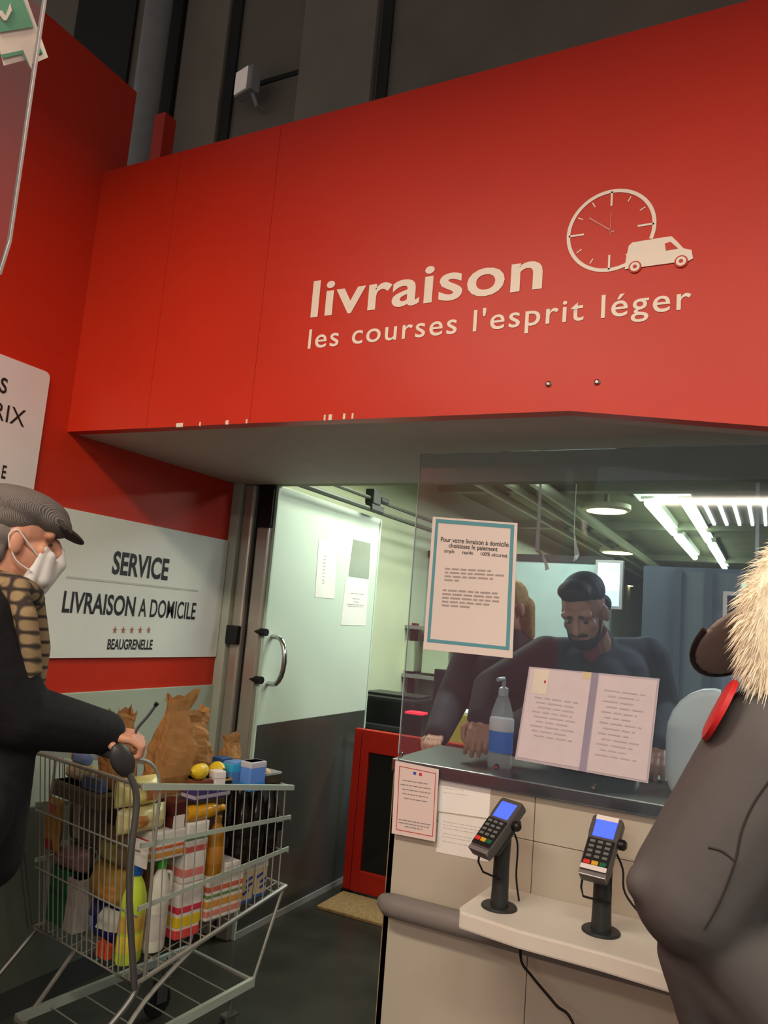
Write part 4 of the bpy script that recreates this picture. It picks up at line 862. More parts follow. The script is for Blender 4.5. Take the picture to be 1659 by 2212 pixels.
at(-0.005, 0.05, 0.552, 0.605, 0.8545, 0.955)
g_box('medicine_box', 'dark blue box between paper bag and pale blue box', 'box', (478, 1634, 508, 1692), 'x', .08, .12, (34, 66, 116))
at(0.056, 0.105, 0.552, 0.62, 0.8545, 0.95)
g_box('tissue_box', 'turquoise topped pale blue box upright on the trolley heap', 'box', (504, 1640, 540, 1694), 'x', .12, .07, (90, 130, 190), [(.6, .96, (60, 168, 214))])
at(0.11, 0.165, 0.588, 0.665, 0.8545, 0.956)
g_box('tissue_box', 'pale blue and white box standing at the trolley rim', 'box', (535, 1640, 572, 1698), 'x', .16, .07, (96, 140, 216), [(.78, 1, (196, 190, 200)), (.0, .3, (40, 130, 200))])
at(0.13, 0.172, 0.325, 0.41, 0.9005, 0.92)
g_box('wafer_packet', 'brown wafer packet lying along the trolley rim', 'packet', (424, 1678, 474, 1694), 'x', .205, .04, (120, 66, 44), rz=0)
at(0.06, 0.15, 0.682, 0.764, 0.8545, 0.898)
o, s = g_box('salad_tub', 'clear plastic tub of food at the front of the trolley rim', 'tub', (578, 1668, 626, 1704), 'x', .10, .1, (70, 60, 48), [(.0, .4, (36, 32, 30))], rough=.2)
mb = MB(); mb.box((0, 0, s.z+.004), (s.x*1.04, s.y*1.04, .008)); mb.build('clear_lid', CLR, o, bevel=.003)
mb = MB(); mb.ell((0, .0, s.z*.9), (s.x*.3, s.y*.3, .02)); mb.build('food', PC((196, 146, 92)), o, True)
# seen through the rear panel
at(-0.255, -0.153, 0.12, 0.22, 0.424, 0.6)
g_box('cleaning_refill', 'tall green pack against the rear wires of the trolley', 'pack', (76, 1872, 142, 2056), 'y', YBK, .1, (26, 104, 66), [(.5, .62, (20, 84, 54))])
at(-0.15, -0.092, 0.12, 0.2, 0.42, 0.585)
g_box('milk_carton', 'plain white carton beside the green pack in the trolley', 'carton', (142, 1898, 168, 2066), 'y', YBK, .08, (206, 194, 186), [(.85, 1, (190, 180, 176))])
at(-0.085, 0.105, 0.135, 0.235, 0.423, 0.535)
g_pouch('detergent_pouch', 'navy pouch with a silver diamond window low in the trolley', 'bag', (162, 1962, 262, 2092), 'y', YBK+.02, .10, (26, 30, 96), [(.0, .85, -.1, .9, (206, 206, 196)), (-.6, -.2, -.9, .3, (150, 160, 200)), (.1, .5, -.8, -.5, (214, 90, 50))], seed=9)
at(-0.086, 0.102, 0.128, 0.238, 0.534, 0.655)
g_pouch('orange_net', 'net of orange fruit behind the rear trolley wires', 'bag', (168, 1866, 262, 1956), 'y', YBK+.01, .12, (170, 130, 52), [(.0, .7, -.7, .2, (210, 140, 60))], seed=12, rough=.6)
at(-0.255, -0.078, 0.128, 0.238, 0.67, 0.845)
g_pouch('produce_bag', 'grey brown produce bag behind the rear trolley wires', 'bag', (88, 1712, 200, 1836), 'y', YBK-.02, .12, (104, 94, 84), [(-.1, .3, -.6, .6, (160, 148, 140))], seed=15, rough=.5)
at(-0.278, -0.195, 0.076, 0.118, 0.65, 0.82)
g_pouch('crisp_packet', 'yellow and red crisp packet at the trolley rear corner', 'bag', (58, 1692, 94, 1806), 'y', YBK-.03, .06, (190, 140, 50), [(-.6, .6, -.9, -.5, (190, 40, 50)), (-.4, .5, .5, .8, (190, 70, 60))], seed=21)
at(-0.268, -0.1, 0.1, 0.205, 0.599, 0.674)
g_pouch('sausage_pack', 'pinkish wrapped pack above the green pack in the trolley', 'bag', (54, 1812, 124, 1878), 'y', YBK-.02, .09, (140, 106, 108), [], seed=25)
at(-0.07, 0.1, 0.128, 0.222, 0.653, 0.766)
g_pouch('potato_bag', 'brown bag of vegetables in the middle of the rear trolley wires', 'bag', (180, 1788, 262, 1866), 'y', YBK+.0, .10, (104, 84, 52), [(-.3, .6, -.5, .4, (136, 124, 60))], seed=28, rough=.6)
at(0.155, 0.225, 0.13, 0.134, 0.698, 0.775)
g_box('receipt_card', 'white card with dark number behind the trolley upright', 'card', (261, 1816, 302, 1872), 'y', .03, .004, (232, 226, 214), [])
at(0.062, 0.118, 0.106, 0.128, 0.413, 0.455)
g_box('tomato_tin', 'orange red carton low behind the detergent bottle', 'carton', (226, 2052, 258, 2096), 'y', YBK-.02, .03, (206, 76, 40))
at(-0.2, 0.06, 0.05, 0.195, 0.8445, 0.895)
g_box('meat_tray', 'brown food tray on top of the produce bag', 'tray', (104, 1664, 226, 1706), 'y', .03, .12, (92, 76, 54), [(.7, 1, (120, 108, 88))])
at(-0.045, 0.06, 0.053, 0.078, 0.8965, 0.935)
g_box('baguette_box', 'blue grey packet lying in front of the gold snack pouch', 'packet', (196, 1660, 256, 1690), 'y', .07, .08, (84, 102, 134), [(.2, .5, (60, 96, 150))])
at(-0.19, -0.072, 0.065, 0.145, 0.8965, 0.952)
g_pouch('bread_bag', 'pale yellow bread bag under the outstretched dark sleeve', 'bag', (156, 1628, 238, 1664), 'y', .04, .09, (206, 190, 130), [(.1, .8, -.3, .8, (190, 170, 150))], seed=33)
at(-0.19, -0.085, 0.083, 0.125, 0.948, 0.985)
g_pouch('blue_wrapper', 'blue wrapped snack bar beside the pale yellow bread bag', 'bag', (112, 1622, 158, 1650), 'y', .03, .05, (110, 132, 180), [(-.9, -.5, -.5, .5, (206, 140, 90))], seed=36)
# ================================================================ people
def head_caps(mb, H):
    def e(c, r, rot=None): mb.ell(H @ V(c), r, H.to_3x3() if rot is None else H.to_3x3() @ rot, 18, 12)
    def k(a, ra, b, rb): mb.cap(H @ V(a), ra, H @ V(b), rb, 12)
    e((0, -.012, .04), (.077, .097, .088)); e((0, .02, -.03), (.066, .074, .085)); e((0, .045, -.085), (.04, .04, .034))
    k((0, .094, .015), .011, (0, .112, -.022), .015); k((-.012, .098, -.026), .010, (.012, .098, -.026), .010)
    k((-.045, .074, .03), .014, (.045, .074, .03), .014); k((-.024, .084, -.058), .009, (.024, .084, -.058), .009)
    e((-.042, .060, -.016), (.02, .018, .024)); e((.042, .060, -.016), (.02, .018, .024))
    for s_ in (1, -1): e((s_*.079, -.008, -.004), (.011, .02, .034), MX.Rotation(R(12*s_), 3, 'Z'))
    k((0, -.02, -.05), .056, (0, -.045, -.15), .06)
def hand_caps(mb, wr, fwd, pn, side, curl=60, spread=4):
    """wr wrist, fwd along the hand, pn palm normal (out of the palm), side +1: thumb on +(fwd x pn)"""
    f = V(fwd).normalized(); n = V(pn); n = (n-f*n.dot(f)).normalized(); t = f.cross(n)*side
    P = lambda a, b, c: V(wr)+f*a+t*b+n*c
    mb.cap(P(-.02, 0, 0), .027, P(.03, .0, .002), .028)
    for b in (-.028, -.01, .01, .028): mb.cap(P(.015, b*.7, 0), .016, P(.082, b, 0), .0125)
    for i, (b, L) in enumerate(((.030, .078), (.010, .086), (-.010, .080), (-.029, .064))):
        p = P(.085, b, 0); a = R(curl*.45); d0 = 0
        for j, (fr, r_) in enumerate(((.46, .0098), (.31, .009), (.25, .0082))):
            d0 += a if j == 0 else R(curl); q = p+(f*math.cos(d0)+n*math.sin(d0))*L*fr+t*(b*.05); mb.cap(p, r_+.0006, q, r_, 10); p = q
    p = P(.012, .03, .006); q = P(.045, .055, .018); mb.cap(p, .015, q, .0115, 10); q2 = P(.07, .05, .038); mb.cap(q, .0115, q2, .0098, 10); q3 = P(.088, .034, .05); mb.cap(q2, .0098, q3, .0085, 10)
def trunk(mb, J, g=0, legs=True, armr=0):
    A = lambda k: V(J[k])
    mb.cap(A('hl'), .10+g, A('hr'), .10+g); mb.cap(A('pelvis'), .125+g, A('chest'), .135+g); mb.cap(A('chest')+(A('sl')-A('chest'))*.35, .115+g, A('chest')+(A('sr')-A('chest'))*.35, .115+g)
    mb.cap(A('sl'), .062+g, A('sr'), .062+g); mb.cap(A('chest'), .12+g, A('neck')-V((0, 0, .05)), .07+g); mb.cap(A('neck')-V((0, 0, .05)), .06+g*.5, A('neck')+V((0, 0, .03)), .056+g*.2)
    for s_ in 'lr':
        mb.cap(A('s'+s_), .06+g+armr, A('e'+s_), .046+g+armr); mb.cap(A('e'+s_), .046+g+armr, A('w'+s_), .03+g*.8+armr)
        if legs: mb.cap(A('h'+s_), .088+g, A('k'+s_), .058+g); mb.cap(A('k'+s_), .058+g, A('a'+s_), .042+g)
def shoe(mb, a, d):
    d = V(d); mb.cap(V(a)+V((0, 0, -.045))-d*.05, .042, V(a)+V((0, 0, -.055))+d*.15, .034)
def shift(me, o):
    for v in me.vertices: v.co -= o
    return me
class Person:
    def __init__(s, J, H, label, hands, skin):
        s.J = J; s.H = H; s.o = V((J['pelvis'][0], J['pelvis'][1], 0)); s.root = tag(empty('person', s.o), label, 'person')
        mb = MB(); trunk(mb, J); body = blob(mb, .012, 4); mb = MB(); head_caps(mb, H); hd = blob(mb, .0045, 3); ms = [body, hd]
        for h in hands: mb = MB(); hand_caps(mb, *h); ms.append(blob(mb, .0035, 3))
        me = join_meshes(ms, 'body'); link('body', shift(me, s.o), skin, s.root, True)
    def add(s, name, mb, mat, vox=.009, sm=5, smooth=True):
        return link(name, shift(blob(mb, vox, sm, name), s.o), mat, s.root, smooth)
    def raw(s, name, mb, mat, smooth=True):
        o = mb.build(name, mat, s.root, smooth); shift(o.data, s.o); return o
def HM(c, yaw, pitch=0, roll=0): return MX.Translation(V(c)) @ MX.Rotation(R(yaw), 4, 'Z') @ MX.Rotation(R(pitch), 4, 'X') @ MX.Rotation(R(roll), 4, 'Y')
def eyes(p, open_=True):
    for s_ in (1, -1):
        mb = MB(); mb.ell(p.H @ V((s_*.032, .079, .004)), (.010, .006, .0045), p.H.to_3x3()); p.raw('eye', mb, PC((52, 40, 34), .2))
        mb = MB(); mb.cap(p.H @ V((s_*.016, .09, .030)), .0045, p.H @ V((s_*.050, .076, .028)), .003); p.raw('eyebrow', mb, PC((46, 36, 30), .8))
SKIN = M('skin', (206, 146, 118), .5, var=.08, scale=20); SKIN2 = M('skin_olive', (178, 126, 100), .5, var=.08, scale=20)
COAT = M('black_wool_coat', (20, 20, 25), .85, var=.25, scale=40, bump=.2); TROU = M('dark_trousers', (26, 26, 30), .8); SHOE = M('black_leather', (16, 15, 15), .35)

# ---- older man in flat cap pushing the trolley
hw = CM @ V((.225, -.055, HZ+.012)); hwl = CM @ V((-.22, -.055, HZ+.012))
wr_ = atd(222, 1582, 2.24)
J = dict(pelvis=(-1.95, 1.36, .94), chest=(-1.94, 1.345, 1.30), neck=(-1.90, 1.395, 1.49), sl=(-2.13, 1.43, 1.42), sr=(-1.80, 1.27, 1.42), hl=(-2.04, 1.39, .92), hr=(-1.87, 1.35, .92),
         er=atd(42, 1545, 2.02), wr=wr_, el=(-2.24, 1.55, 1.20), wl=hwl+V((-.01, -.09, .05)), kl=(-2.06, 1.42, .50), kr=(-1.90, 1.20, .50), al=(-2.08, 1.40, .09), ar=(-1.90, 1.06, .10))
man = Person(J, HM(atd(40, 1172, 2.12), -36, -3), 'older person in grey flat cap, mask and black coat pushing the trolley',
             [(wr_, (hw-wr_)+V((0, .02, .05)), (0, .25, -1), -1, 62), (J['wl'], (.0, 1, -.3), (0, .1, -1), 1, 60)], SKIN)
H = man.H; eyes(man)
mb = MB(); trunk(mb, J, .028, False, .012)
for s_ in 'lr': mb.cap(V(J['h'+s_]), .15, V(J['k'+s_])+V((0, 0, .06)), .125)
mb.cap(V(J['pelvis']), .17, V(J['pelvis'])+V((0, 0, -.3)), .18); mb.cap(atd(8, 1640, 2.06), .08, atd(-22, 1850, 2.07), .085); mb.cap(atd(8, 1640, 2.06), .08, V(J['chest']), .12)
mb.cap(V(J['neck'])+V((0, 0, -.06)), .105, V(J['neck'])+V((0, -.01, -.02)), .095)
man.add('coat', mb, COAT, .009, 4)
mb = MB()
for s_ in 'lr': mb.cap(V(J['h'+s_]), .10, V(J['k'+s_]), .075); mb.cap(V(J['k'+s_]), .075, V(J['a'+s_])+V((0, 0, .01)), .062)
man.add('trousers', mb, TROU)
for s_, d in (('l', (0, 1, 0)), ('r', (.1, 1, 0))): mb = MB(); shoe(mb, J['a'+s_], d); man.add('shoe', mb, SHOE, .006)
def tweed(name, c1, c2, sc):
    m = bpy.data.materials.new(name); m.use_nodes = True; nt = m.node_tree; b = nt.nodes['Principled BSDF']; b.inputs['Roughness'].default_value = .9
    tc = nt.nodes.new('ShaderNodeTexCoord'); wv = nt.nodes.new('ShaderNodeTexWave'); wv.inputs['Scale'].default_value = sc; wv.inputs['Distortion'].default_value = 1.5; wv.inputs['Detail'].default_value = 2
    rp = nt.nodes.new('ShaderNodeValToRGB'); rp.color_ramp.elements[0].color = (*lin(c1), 1); rp.color_ramp.elements[1].color = (*lin(c2), 1); rp.color_ramp.elements[0].position = .35; rp.color_ramp.elements[1].position = .65
    nt.links.new(tc.outputs['Object'], wv.inputs[0]); nt.links.new(wv.outputs[0], rp.inputs[0]); nt.links.new(rp.outputs[0], b.inputs['Base Color']); return m
def plaid(name, c1, c2):
    m = tweed(name, c1, c2, 9); nt = m.node_tree; wv = [n for n in nt.nodes if n.type == 'TEX_WAVE'][0]; wv.inputs['Distortion'].default_value = .6; rp = [n for n in nt.nodes if n.type == 'VALTORGB'][0]
    w2 = nt.nodes.new('ShaderNodeTexWave'); w2.bands_direction = 'Z'; w2.inputs['Scale'].default_value = 9; w2.inputs['Distortion'].default_value = .6; mt = nt.nodes.new('ShaderNodeMath'); mt.operation = 'MULTIPLY'
    tc = [n for n in nt.nodes if n.type == 'TEX_COORD'][0]; nt.links.new(tc.outputs['Object'], w2.inputs[0]); nt.links.new(wv.outputs[0], mt.inputs[0]); nt.links.new(w2.outputs[0], mt.inputs[1]); nt.links.new(mt.outputs[0], rp.inputs[0])
    rp.color_ramp.elements[0].position = .02; rp.color_ramp.elements[1].position = .3; return m
mb = MB(); q = MX.Rotation(R(-9), 3, 'X'); h3 = H.to_3x3()
mb.ell(H @ V((0, -.006, .095)), (.098, .128, .058), h3 @ q, 20, 12); mb.ell(H @ V((0, -.03, .065)), (.09, .10, .06), h3, 20, 12); mb.ell(H @ V((0, .05, .078)), (.088, .085, .045), h3 @ MX.Rotation(R(-22), 3, 'X'), 20, 12)
cap_ = man.add('flat_cap', mb, tweed('grey_tweed', (78, 72, 70), (128, 120, 114), 110), .005, 4)
mb = MB(); mb.ell(H @ V((0, .108, .052)), (.082, .068, .014), h3 @ MX.Rotation(R(-26), 3, 'X'), 20, 12); mb = mb; o = man.add('cap_brim', mb, tweed('dark_tweed', (30, 28, 28), (66, 60, 58), 70), .005, 3)
mb = MB(); mb.cap(H @ V((0, .112, -.006)), .011, H @ V((0, .112, -.045)), .022); mb.cap(H @ V((0, .108, -.045)), .024, H @ V((0, .072, -.112)), .028); mb.ell(H @ V((0, .06, -.06)), (.055, .05, .05), h3, 20, 12)
for s_ in (1, -1): mb.cap(H @ V((s_*.045, .062, -.012)), .016, H @ V((s_*.042, .045, -.095)), .02); mb.cap(H @ V((s_*.035, .08, -.03)), .02, H @ V((s_*.025, .075, -.09)), .026)
mk = man.add('face_mask', mb, M('mask_white', (226, 222, 218), .8), .005, 3)
for s_ in (1, -1):
    mb = MB(); mb.tube(cat_([H @ V((s_*.062, .05, -.03)), H @ V((s_*.078, .02, .0)), H @ V((s_*.088, -.012, .028)), H @ V((s_*.09, -.028, .005)), H @ V((s_*.078, .0, -.05)), H @ V((s_*.064, .045, -.075))], 5), .0022, 6); man.raw('mask_strap', mb, M('mask_white', (226, 222, 218)))
mb = MB(); mb.ell(H @ V((0, -.05, .02)), (.081, .07, .07), h3); mb.cap(H @ V((-.05, -.06, -.04)), .035, H @ V((.05, -.06, -.04)), .035); man.add('hair', mb, PC((120, 112, 106), .9), .006, 3)
nk = V(J['neck']); SCF = plaid('check_scarf', (52, 42, 38), (150, 126, 92))
fd = V((math.sin(R(36)), math.cos(R(36)), 0)); rt_ = V((fd.y, -fd.x, 0))
mb = MB(); mb.tube([nk+V((0, 0, .0))+(rt_*math.cos(t)*1.0+fd*math.sin(t)*1.05)*.092+V((0, 0, .012*math.sin(t*2)+.02-.035*math.sin(t))) for t in [2*PI*k/16 for k in range(16)]], .042, 10, closed=True)
P_ = [atd(30, 1270, 1.98), atd(52, 1330, 1.97), atd(62, 1395, 1.97), atd(70, 1460, 1.98)]
mb.tube([nk+fd*.1+rt_*.03]+P_, [.035, .036, .033, .03, .026], 10)
mb.tube([nk+fd*.1-rt_*.03, nk+fd*.14-rt_*.05+V((0, 0, -.15)), nk+fd*.14-rt_*.05+V((0, 0, -.35))], [.035, .034, .028], 10)
man.add('scarf', mb, SCF, .007, 4)
ax = (V(J['er'])-V(wr_)).normalized(); mb = MB(); mb.tube([V(wr_)+ax*.035, V(wr_)+ax*.01, V(wr_)-ax*.012], [.05, .049, .046], 16); man.raw('cuff', mb, COAT)
tow = (CAM-V(wr_)).normalized(); mb = MB(); mb.ell(V(wr_)+ax*.012+tow*.045+V((0, 0, .012)), (.011, .011, .016)); man.raw('cuff_button', mb, PC((214, 212, 208), .25))
a = atd(298, 1572, 2.27); b = atd(321, 1545, 2.275); c = atd(340, 1518, 2.28)
st = tag(empty('stylus', a), 'thin dark curved stylus held in the hand on the trolley handle', 'stylus'); mb = MB(); mb.tube([q-a for q in cat_([atd(290, 1590, 2.265), a, b, c])], .0042, 8); mb.build('shaft', PC((70, 70, 80), .4), st, True); mb = MB(); mb.tube([c-(c-b)*.25-a, c-a], [.006, .0065], 8); mb.build('tip', BLACK, st, True)

# ---- clerk bending over behind the counter
zc = 2.92
J = dict(pelvis=(-.62, 3.28, .95), chest=(-.61, 3.06, 1.30), neck=atd(1285, 1392, 3.0), sl=atd(1398, 1420, 3.06), sr=atd(1182, 1420, 2.98), hl=(-.53, 3.30, .93), hr=(-.72, 3.28, .93),
         el=atd(1432, 1545, 3.04), wl=V((-.33, 2.72, HC+.09)), er=atd(1062, 1488, 2.86), wr=V((-.86, 2.55, HC+.12)), kl=(-.52, 3.26, .50), kr=(-.72, 3.24, .5), al=(-.52, 3.34, .09), ar=(-.73, 3.32, .09))
J['wr'] = atd(1040, 1555, 2.68)
J['wl'] = V((atd(1448, 1640, 2.95).x, 2.86, HC+.133))
ck = Person(J, HM(atd(1262, 1325, 2.86), 174, -30, 4), 'bearded person in dark jacket bending over behind the counter',
            [(J['wl'], (.0, -1, -.35), (0, 0, -1), 1, 25), (J['wr'], (.25, -1, -.5), (0, -.3, -1), -1, 35)], SKIN2)
H = ck.H; h3 = H.to_3x3(); eyes(ck)
HAIR = M('dark_hair', (30, 25, 22), .7, var=.3, scale=60, bump=.3)
mb = MB(); mb.ell(H @ V((0, -.030, .074)), (.081, .100, .074), h3, 20, 14); mb.ell(H @ V((.008, .03, .110)), (.062, .058, .036), h3, 20, 12); mb.ell(H @ V((-.03, .05, .106)), (.03, .03, .022), h3); mb.cap(H @ V((-.04, -.08, -.0)), .04, H @ V((.04, -.08, -.0)), .04); ck.add('hair', mb, HAIR, .006, 3)
mb = MB(); mb.ell(H @ V((0, .042, -.082)), (.054, .05, .043), h3, 20, 12)
for s_ in (1, -1): mb.cap(H @ V((s_*.060, .025, -.02)), .012, H @ V((s_*.045, .048, -.075)), .016)
mb.cap(H @ V((-.028, .088, -.045)), .007, H @ V((.028, .088, -.045)), .007); ck.add('beard', mb, HAIR, .005, 3)
mb = MB(); trunk(mb, J, .018, False, .008); mb.cap(V(J['neck'])+V((0, 0, -.05)), .088, V(J['neck']), .078); ck.add('jacket', mb, M('dark_navy_jacket', (24, 24, 32), .8, var=.3, scale=20, bump=.2))
mb = MB()
for s_ in 'lr': mb.cap(V(J['h'+s_]), .115, V(J['k'+s_]), .08); mb.cap(V(J['k'+s_]), .08, V(J['a'+s_])+V((0, 0, .01)), .065)
ck.add('trousers', mb, TROU, .012)
for s_ in 'lr': mb = MB(); shoe(mb, J['a'+s_], (0, -1, 0)); ck.add('shoe', mb, SHOE, .008)
p = atd(1278, 1405, 2.84); mb = MB(); mb.ell(p, (.035, .02, .05)); mb.cap(p, .02, p+V((.03, .03, .08)), .018); ck.add('red_collar', mb, PC((110, 26, 34), .7), .006, 3)

# ---- second colleague behind, mostly hidden by the notice
B = atd(1100, 1420, 3.65); x, y = B.x, B.y
J = dict(pelvis=(x, y+.06, .94), chest=(x, y+.02, 1.26), neck=(x+.01, y-.0, 1.45), sl=(x+.19, y+.03, 1.38), sr=(x-.17, y-.02, 1.38), hl=(x+.09, y+.06, .92), hr=(x-.09, y+.06, .92),
         el=(x+.22, y-.12, 1.14), wl=(x+.10, y-.36, 1.06), er=(x-.24, y-.10, 1.14), wr=(x-.2, y-.34, 1.02), kl=(x+.09, y+.05, .5), kr=(x-.09, y+.05, .5), al=(x+.09, y+.1, .09), ar=(x-.09, y+.1, .09))
c2_ = Person(J, HM((x-.01, y-.05, 1.60), 160, -15), 'fair haired person in dark jacket with orange sleeve badge behind the notice',
             [(J['wl'], (-.2, -1, -.2), (0, 0, -1), 1, 40), (J['wr'], (.2, -1, -.2), (0, 0, -1), -1, 40)], SKIN)
H = c2_.H; h3 = H.to_3x3(); eyes(c2_); FAIR = M('fair_hair', (186, 150, 92), .7, var=.2, scale=60, bump=.2)
mb = MB(); mb.ell(H @ V((0, -.03, .05)), (.088, .1, .09), h3); mb.cap(H @ V((-.06, -.07, .0)), .045, H @ V((-.06, -.07, -.14)), .03); mb.cap(H @ V((.06, -.07, .0)), .04, H @ V((.06, -.06, -.12)), .03); c2_.add('hair', mb, FAIR, .007, 3)
mb = MB(); trunk(mb, J, .024, False, .01); mb.cap(V(J['neck'])+V((0, 0, -.05)), .085, V(J['neck']), .075); c2_.add('jacket', mb, M('charcoal_jacket', (40, 38, 44), .8, var=.2, scale=20), .01)
mb = MB()
for s_ in 'lr': mb.cap(V(J['h'+s_]), .11, V(J['k'+s_]), .08); mb.cap(V(J['k'+s_]), .08, V(J['a'+s_])+V((0, 0, .01)), .062)
c2_.add('trousers', mb, TROU, .012)
for s_ in 'lr': mb = MB(); shoe(mb, J['a'+s_], (0, -1, 0)); c2_.add('shoe', mb, SHOE, .008)
p = V(J['sl'])+V((.03, -.085, -.03)); mb = MB(); mb.ell(p, (.028, .012, .062), MX.Rotation(R(18), 3, 'Y')); c2_.raw('sleeve_badge', mb, PC((232, 92, 60), .5))

# ---- customer in grey parka with fur hood, back to the camera
J = dict(pelvis=(.20, 1.42, .90), chest=(.18, 1.40, 1.20), neck=(.15, 1.40, 1.40), sl=(.015, 1.375, 1.345), sr=(.36, 1.42, 1.34), hl=(.11, 1.41, .88), hr=(.29, 1.43, .88),
         el=(-.105, 1.355, 1.125), wl=(.04, 1.56, 1.0), er=(.45, 1.45, 1.07), wr=(.36, 1.64, 1.0), kl=(.11, 1.42, .48), kr=(.29, 1.43, .48), al=(.10, 1.37, .09), ar=(.30, 1.38, .09))
pk = Person(J, HM((.085, 1.41, 1.52), 62, -8), 'customer in grey parka with pale fur hood and dark visor cap before the counter',
            [(J['wl'], (.5, 1, .1), (.8, -.4, -.2), 1, 45), (J['wr'], (-.5, 1, .1), (-.8, -.4, -.2), -1, 45)], SKIN)
H = pk.H; h3 = H.to_3x3(); eyes(pk)
PARKA = M('grey_parka', (84, 82, 82), .75, var=.08, scale=7, bump=.35)
mb = MB(); trunk(mb, J, .035, False, .018); mb.cap(V(J['pelvis']), .19, V(J['pelvis'])+V((0, 0, -.25)), .2); mb.cap(V(J['chest']), .19, V(J['pelvis']), .19)
mb.cap(V(J['sl']), .105, V(J['el'])+V((0, 0, .02)), .085); mb.cap(V(J['el'])+V((0, 0, .02)), .085, V(J['wl']), .065); mb.cap(V(J['el'])+V((.04, .0, -.05)), .07, V(J['pelvis'])+V((-.06, 0, .0)), .13)
mb.cap((.13, 1.36, 1.38), .10, (.2, 1.38, 1.38), .11)
mb.cap(V(J['el'])+V((.02, 0, .0)), .07, atd(1392, 1908, 1.18), .03)
mb.cap(V(J['el'])+V((.05, .0, -.03)), .06, atd(1490, 2060, 1.2), .05); mb.cap(atd(1490, 2060, 1.2), .05, atd(1580, 2260, 1.22), .07); mb.cap(atd(1490, 2060, 1.2), .05, V(J['pelvis']), .15)
pk_coat = pk.add('parka', mb, PARKA, .009, 6)
mb = MB(); mb.ell(H @ V((0, -.05, .015)), (.125, .13, .15), h3, 20, 14); mb.cap(H @ V((0, -.07, -.08)), .115, (.17, 1.38, 1.36), .12); hood = pk.add('hood', mb, PARKA, .009, 5)
# fur around the hood opening
FUR = M('pale_fur', (246, 236, 214), .9, var=.12, scale=30)
mb = MB(); rng = random.Random(5); ring = []
for k in range(40): t = 2*PI*k/40; ring.append(H @ V((.108*math.cos(t), .035+.02*math.cos(2*t), .0+.145*math.sin(t))))
mb.tube(ring, .036, 8, closed=True); fr = pk.raw('fur_trim', mb, FUR)
mb = MB(); ctr = H @ V((0, -.02, 0))
for k in range(15000):
    i = rng.randrange(40); a, b = ring[i], ring[(i+1) % 40]; p = a.lerp(b, rng.random()); dr = V((rng.gauss(0, 1), rng.gauss(0, 1), rng.gauss(0, 1))).normalized()
    out = (p-ctr).normalized(); d = (out*.6+dr*.8+V((.25, -.1, -.75))).normalized(); p = p+dr*.026; L = rng.uniform(.018, .042); e = d.cross(V((rng.random(), rng.random(), rng.random()))).normalized()*.0011; g_ = d.cross(e).normalized()*.0011
    m_ = p+d*L*.6+V((0, 0, -.004)); tip = p+d*L+V((0, 0, -.014)); mb.add([p+e, p-e*.5+g_, p-e*.5-g_, m_+e*.7, m_-e*.4+g_*.7, m_-e*.4-g_*.7, tip], [(0, 1, 4, 3), (1, 2, 5, 4), (2, 0, 3, 5), (3, 4, 6), (4, 5, 6), (5, 3, 6)])
fs_ = pk.raw('fur_strands', mb, FUR, False); fs_['kind'] = 'stuff'
# cap with visor, mask
mb = MB(); mb.ell(H @ V((0, -.005, .055)), (.084, .102, .075), h3); pk.add('cap_crown', mb, PC((40, 34, 32), .7), .006, 3)
mb = MB()
q = H.to_3x3(); VR = MX.Translation(H @ V((0, .160, .016))) @ (H.to_3x3() @ MX.Rotation(R(-40), 3, 'X') @ MX.Rotation(R(12), 3, 'Y')).to_4x4(); mb.ell(VR.translation, (.082, .085, .010), VR.to_3x3(), 20, 10); pk.add('cap_visor', mb, PC((140, 130, 126), .7), .004, 2)
mb = MB(); mb.tube([VR @ V((.083*math.cos(t), .086*math.sin(t), .002)) for t in [PI*k/14 for k in range(15)]], .005, 8); pk.raw('visor_edge', mb, PC((30, 24, 22), .5))
mb = MB(); mb.ell(H @ V((0, .06, -.05)), (.064, .068, .058), h3); pk.add('face_mask', mb, M('mask_white', (226, 222, 218)), .006, 3)
mb = MB()
for s_ in 'lr': mb.cap(V(J['h'+s_]), .12, V(J['k'+s_]), .085); mb.cap(V(J['k'+s_]), .085, V(J['a'+s_])+V((0, 0, .01)), .065)
pk.add('trousers', mb, TROU, .012)
for s_ in 'lr': mb = MB(); shoe(mb, J['a'+s_], (0, 1, 0)); pk.add('shoe', mb, SHOE, .008)
# red sleeve patch on the upper arm
A_, B_ = atd(1588, 1468, 1.19), atd(1518, 1597, 1.19); ctr = (A_+B_)/2; lg = (B_-A_); vw = (ctr-CAM).normalized(); nn = lg.normalized().cross(vw).normalized()
if nn.x > 0: nn = -nn
nn = (nn-vw*.06).normalized(); sd = lg.normalized().cross(nn)
mb = MB(); n_ = 28
for k, (f, off) in enumerate(((1, 0), (.96, .004), (.0, .007))): pass
pts = [ctr+lg*.5*math.cos(2*PI*i/n_)+sd*lg.length*.5*math.sin(2*PI*i/n_) for i in range(n_)]
mb.add([p-nn*.006 for p in pts]+[p+nn*.002 for p in pts]+[ctr+(p-ctr)*.8+nn*.006 for p in pts], [tuple(range(n_))]+[tuple(range(2*n_, 3*n_))]+[(j*n_+i, j*n_+(i+1) % n_, (j+1)*n_+(i+1) % n_, (j+1)*n_+i) for j in (0, 1) for i in range(n_)])
pk.raw('sleeve_patch', mb, PC((196, 34, 36), .5))
mb = MB()
for i in range(10): t = 2*PI*i/10; p = ctr+(lg*.5*math.cos(t)+sd*lg.length*.5*math.sin(t))*.7+nn*.0045; mb.ell(p, .002)
pk.raw('patch_stitching', mb, PC((206, 90, 86), .5))['kind'] = 'stuff'
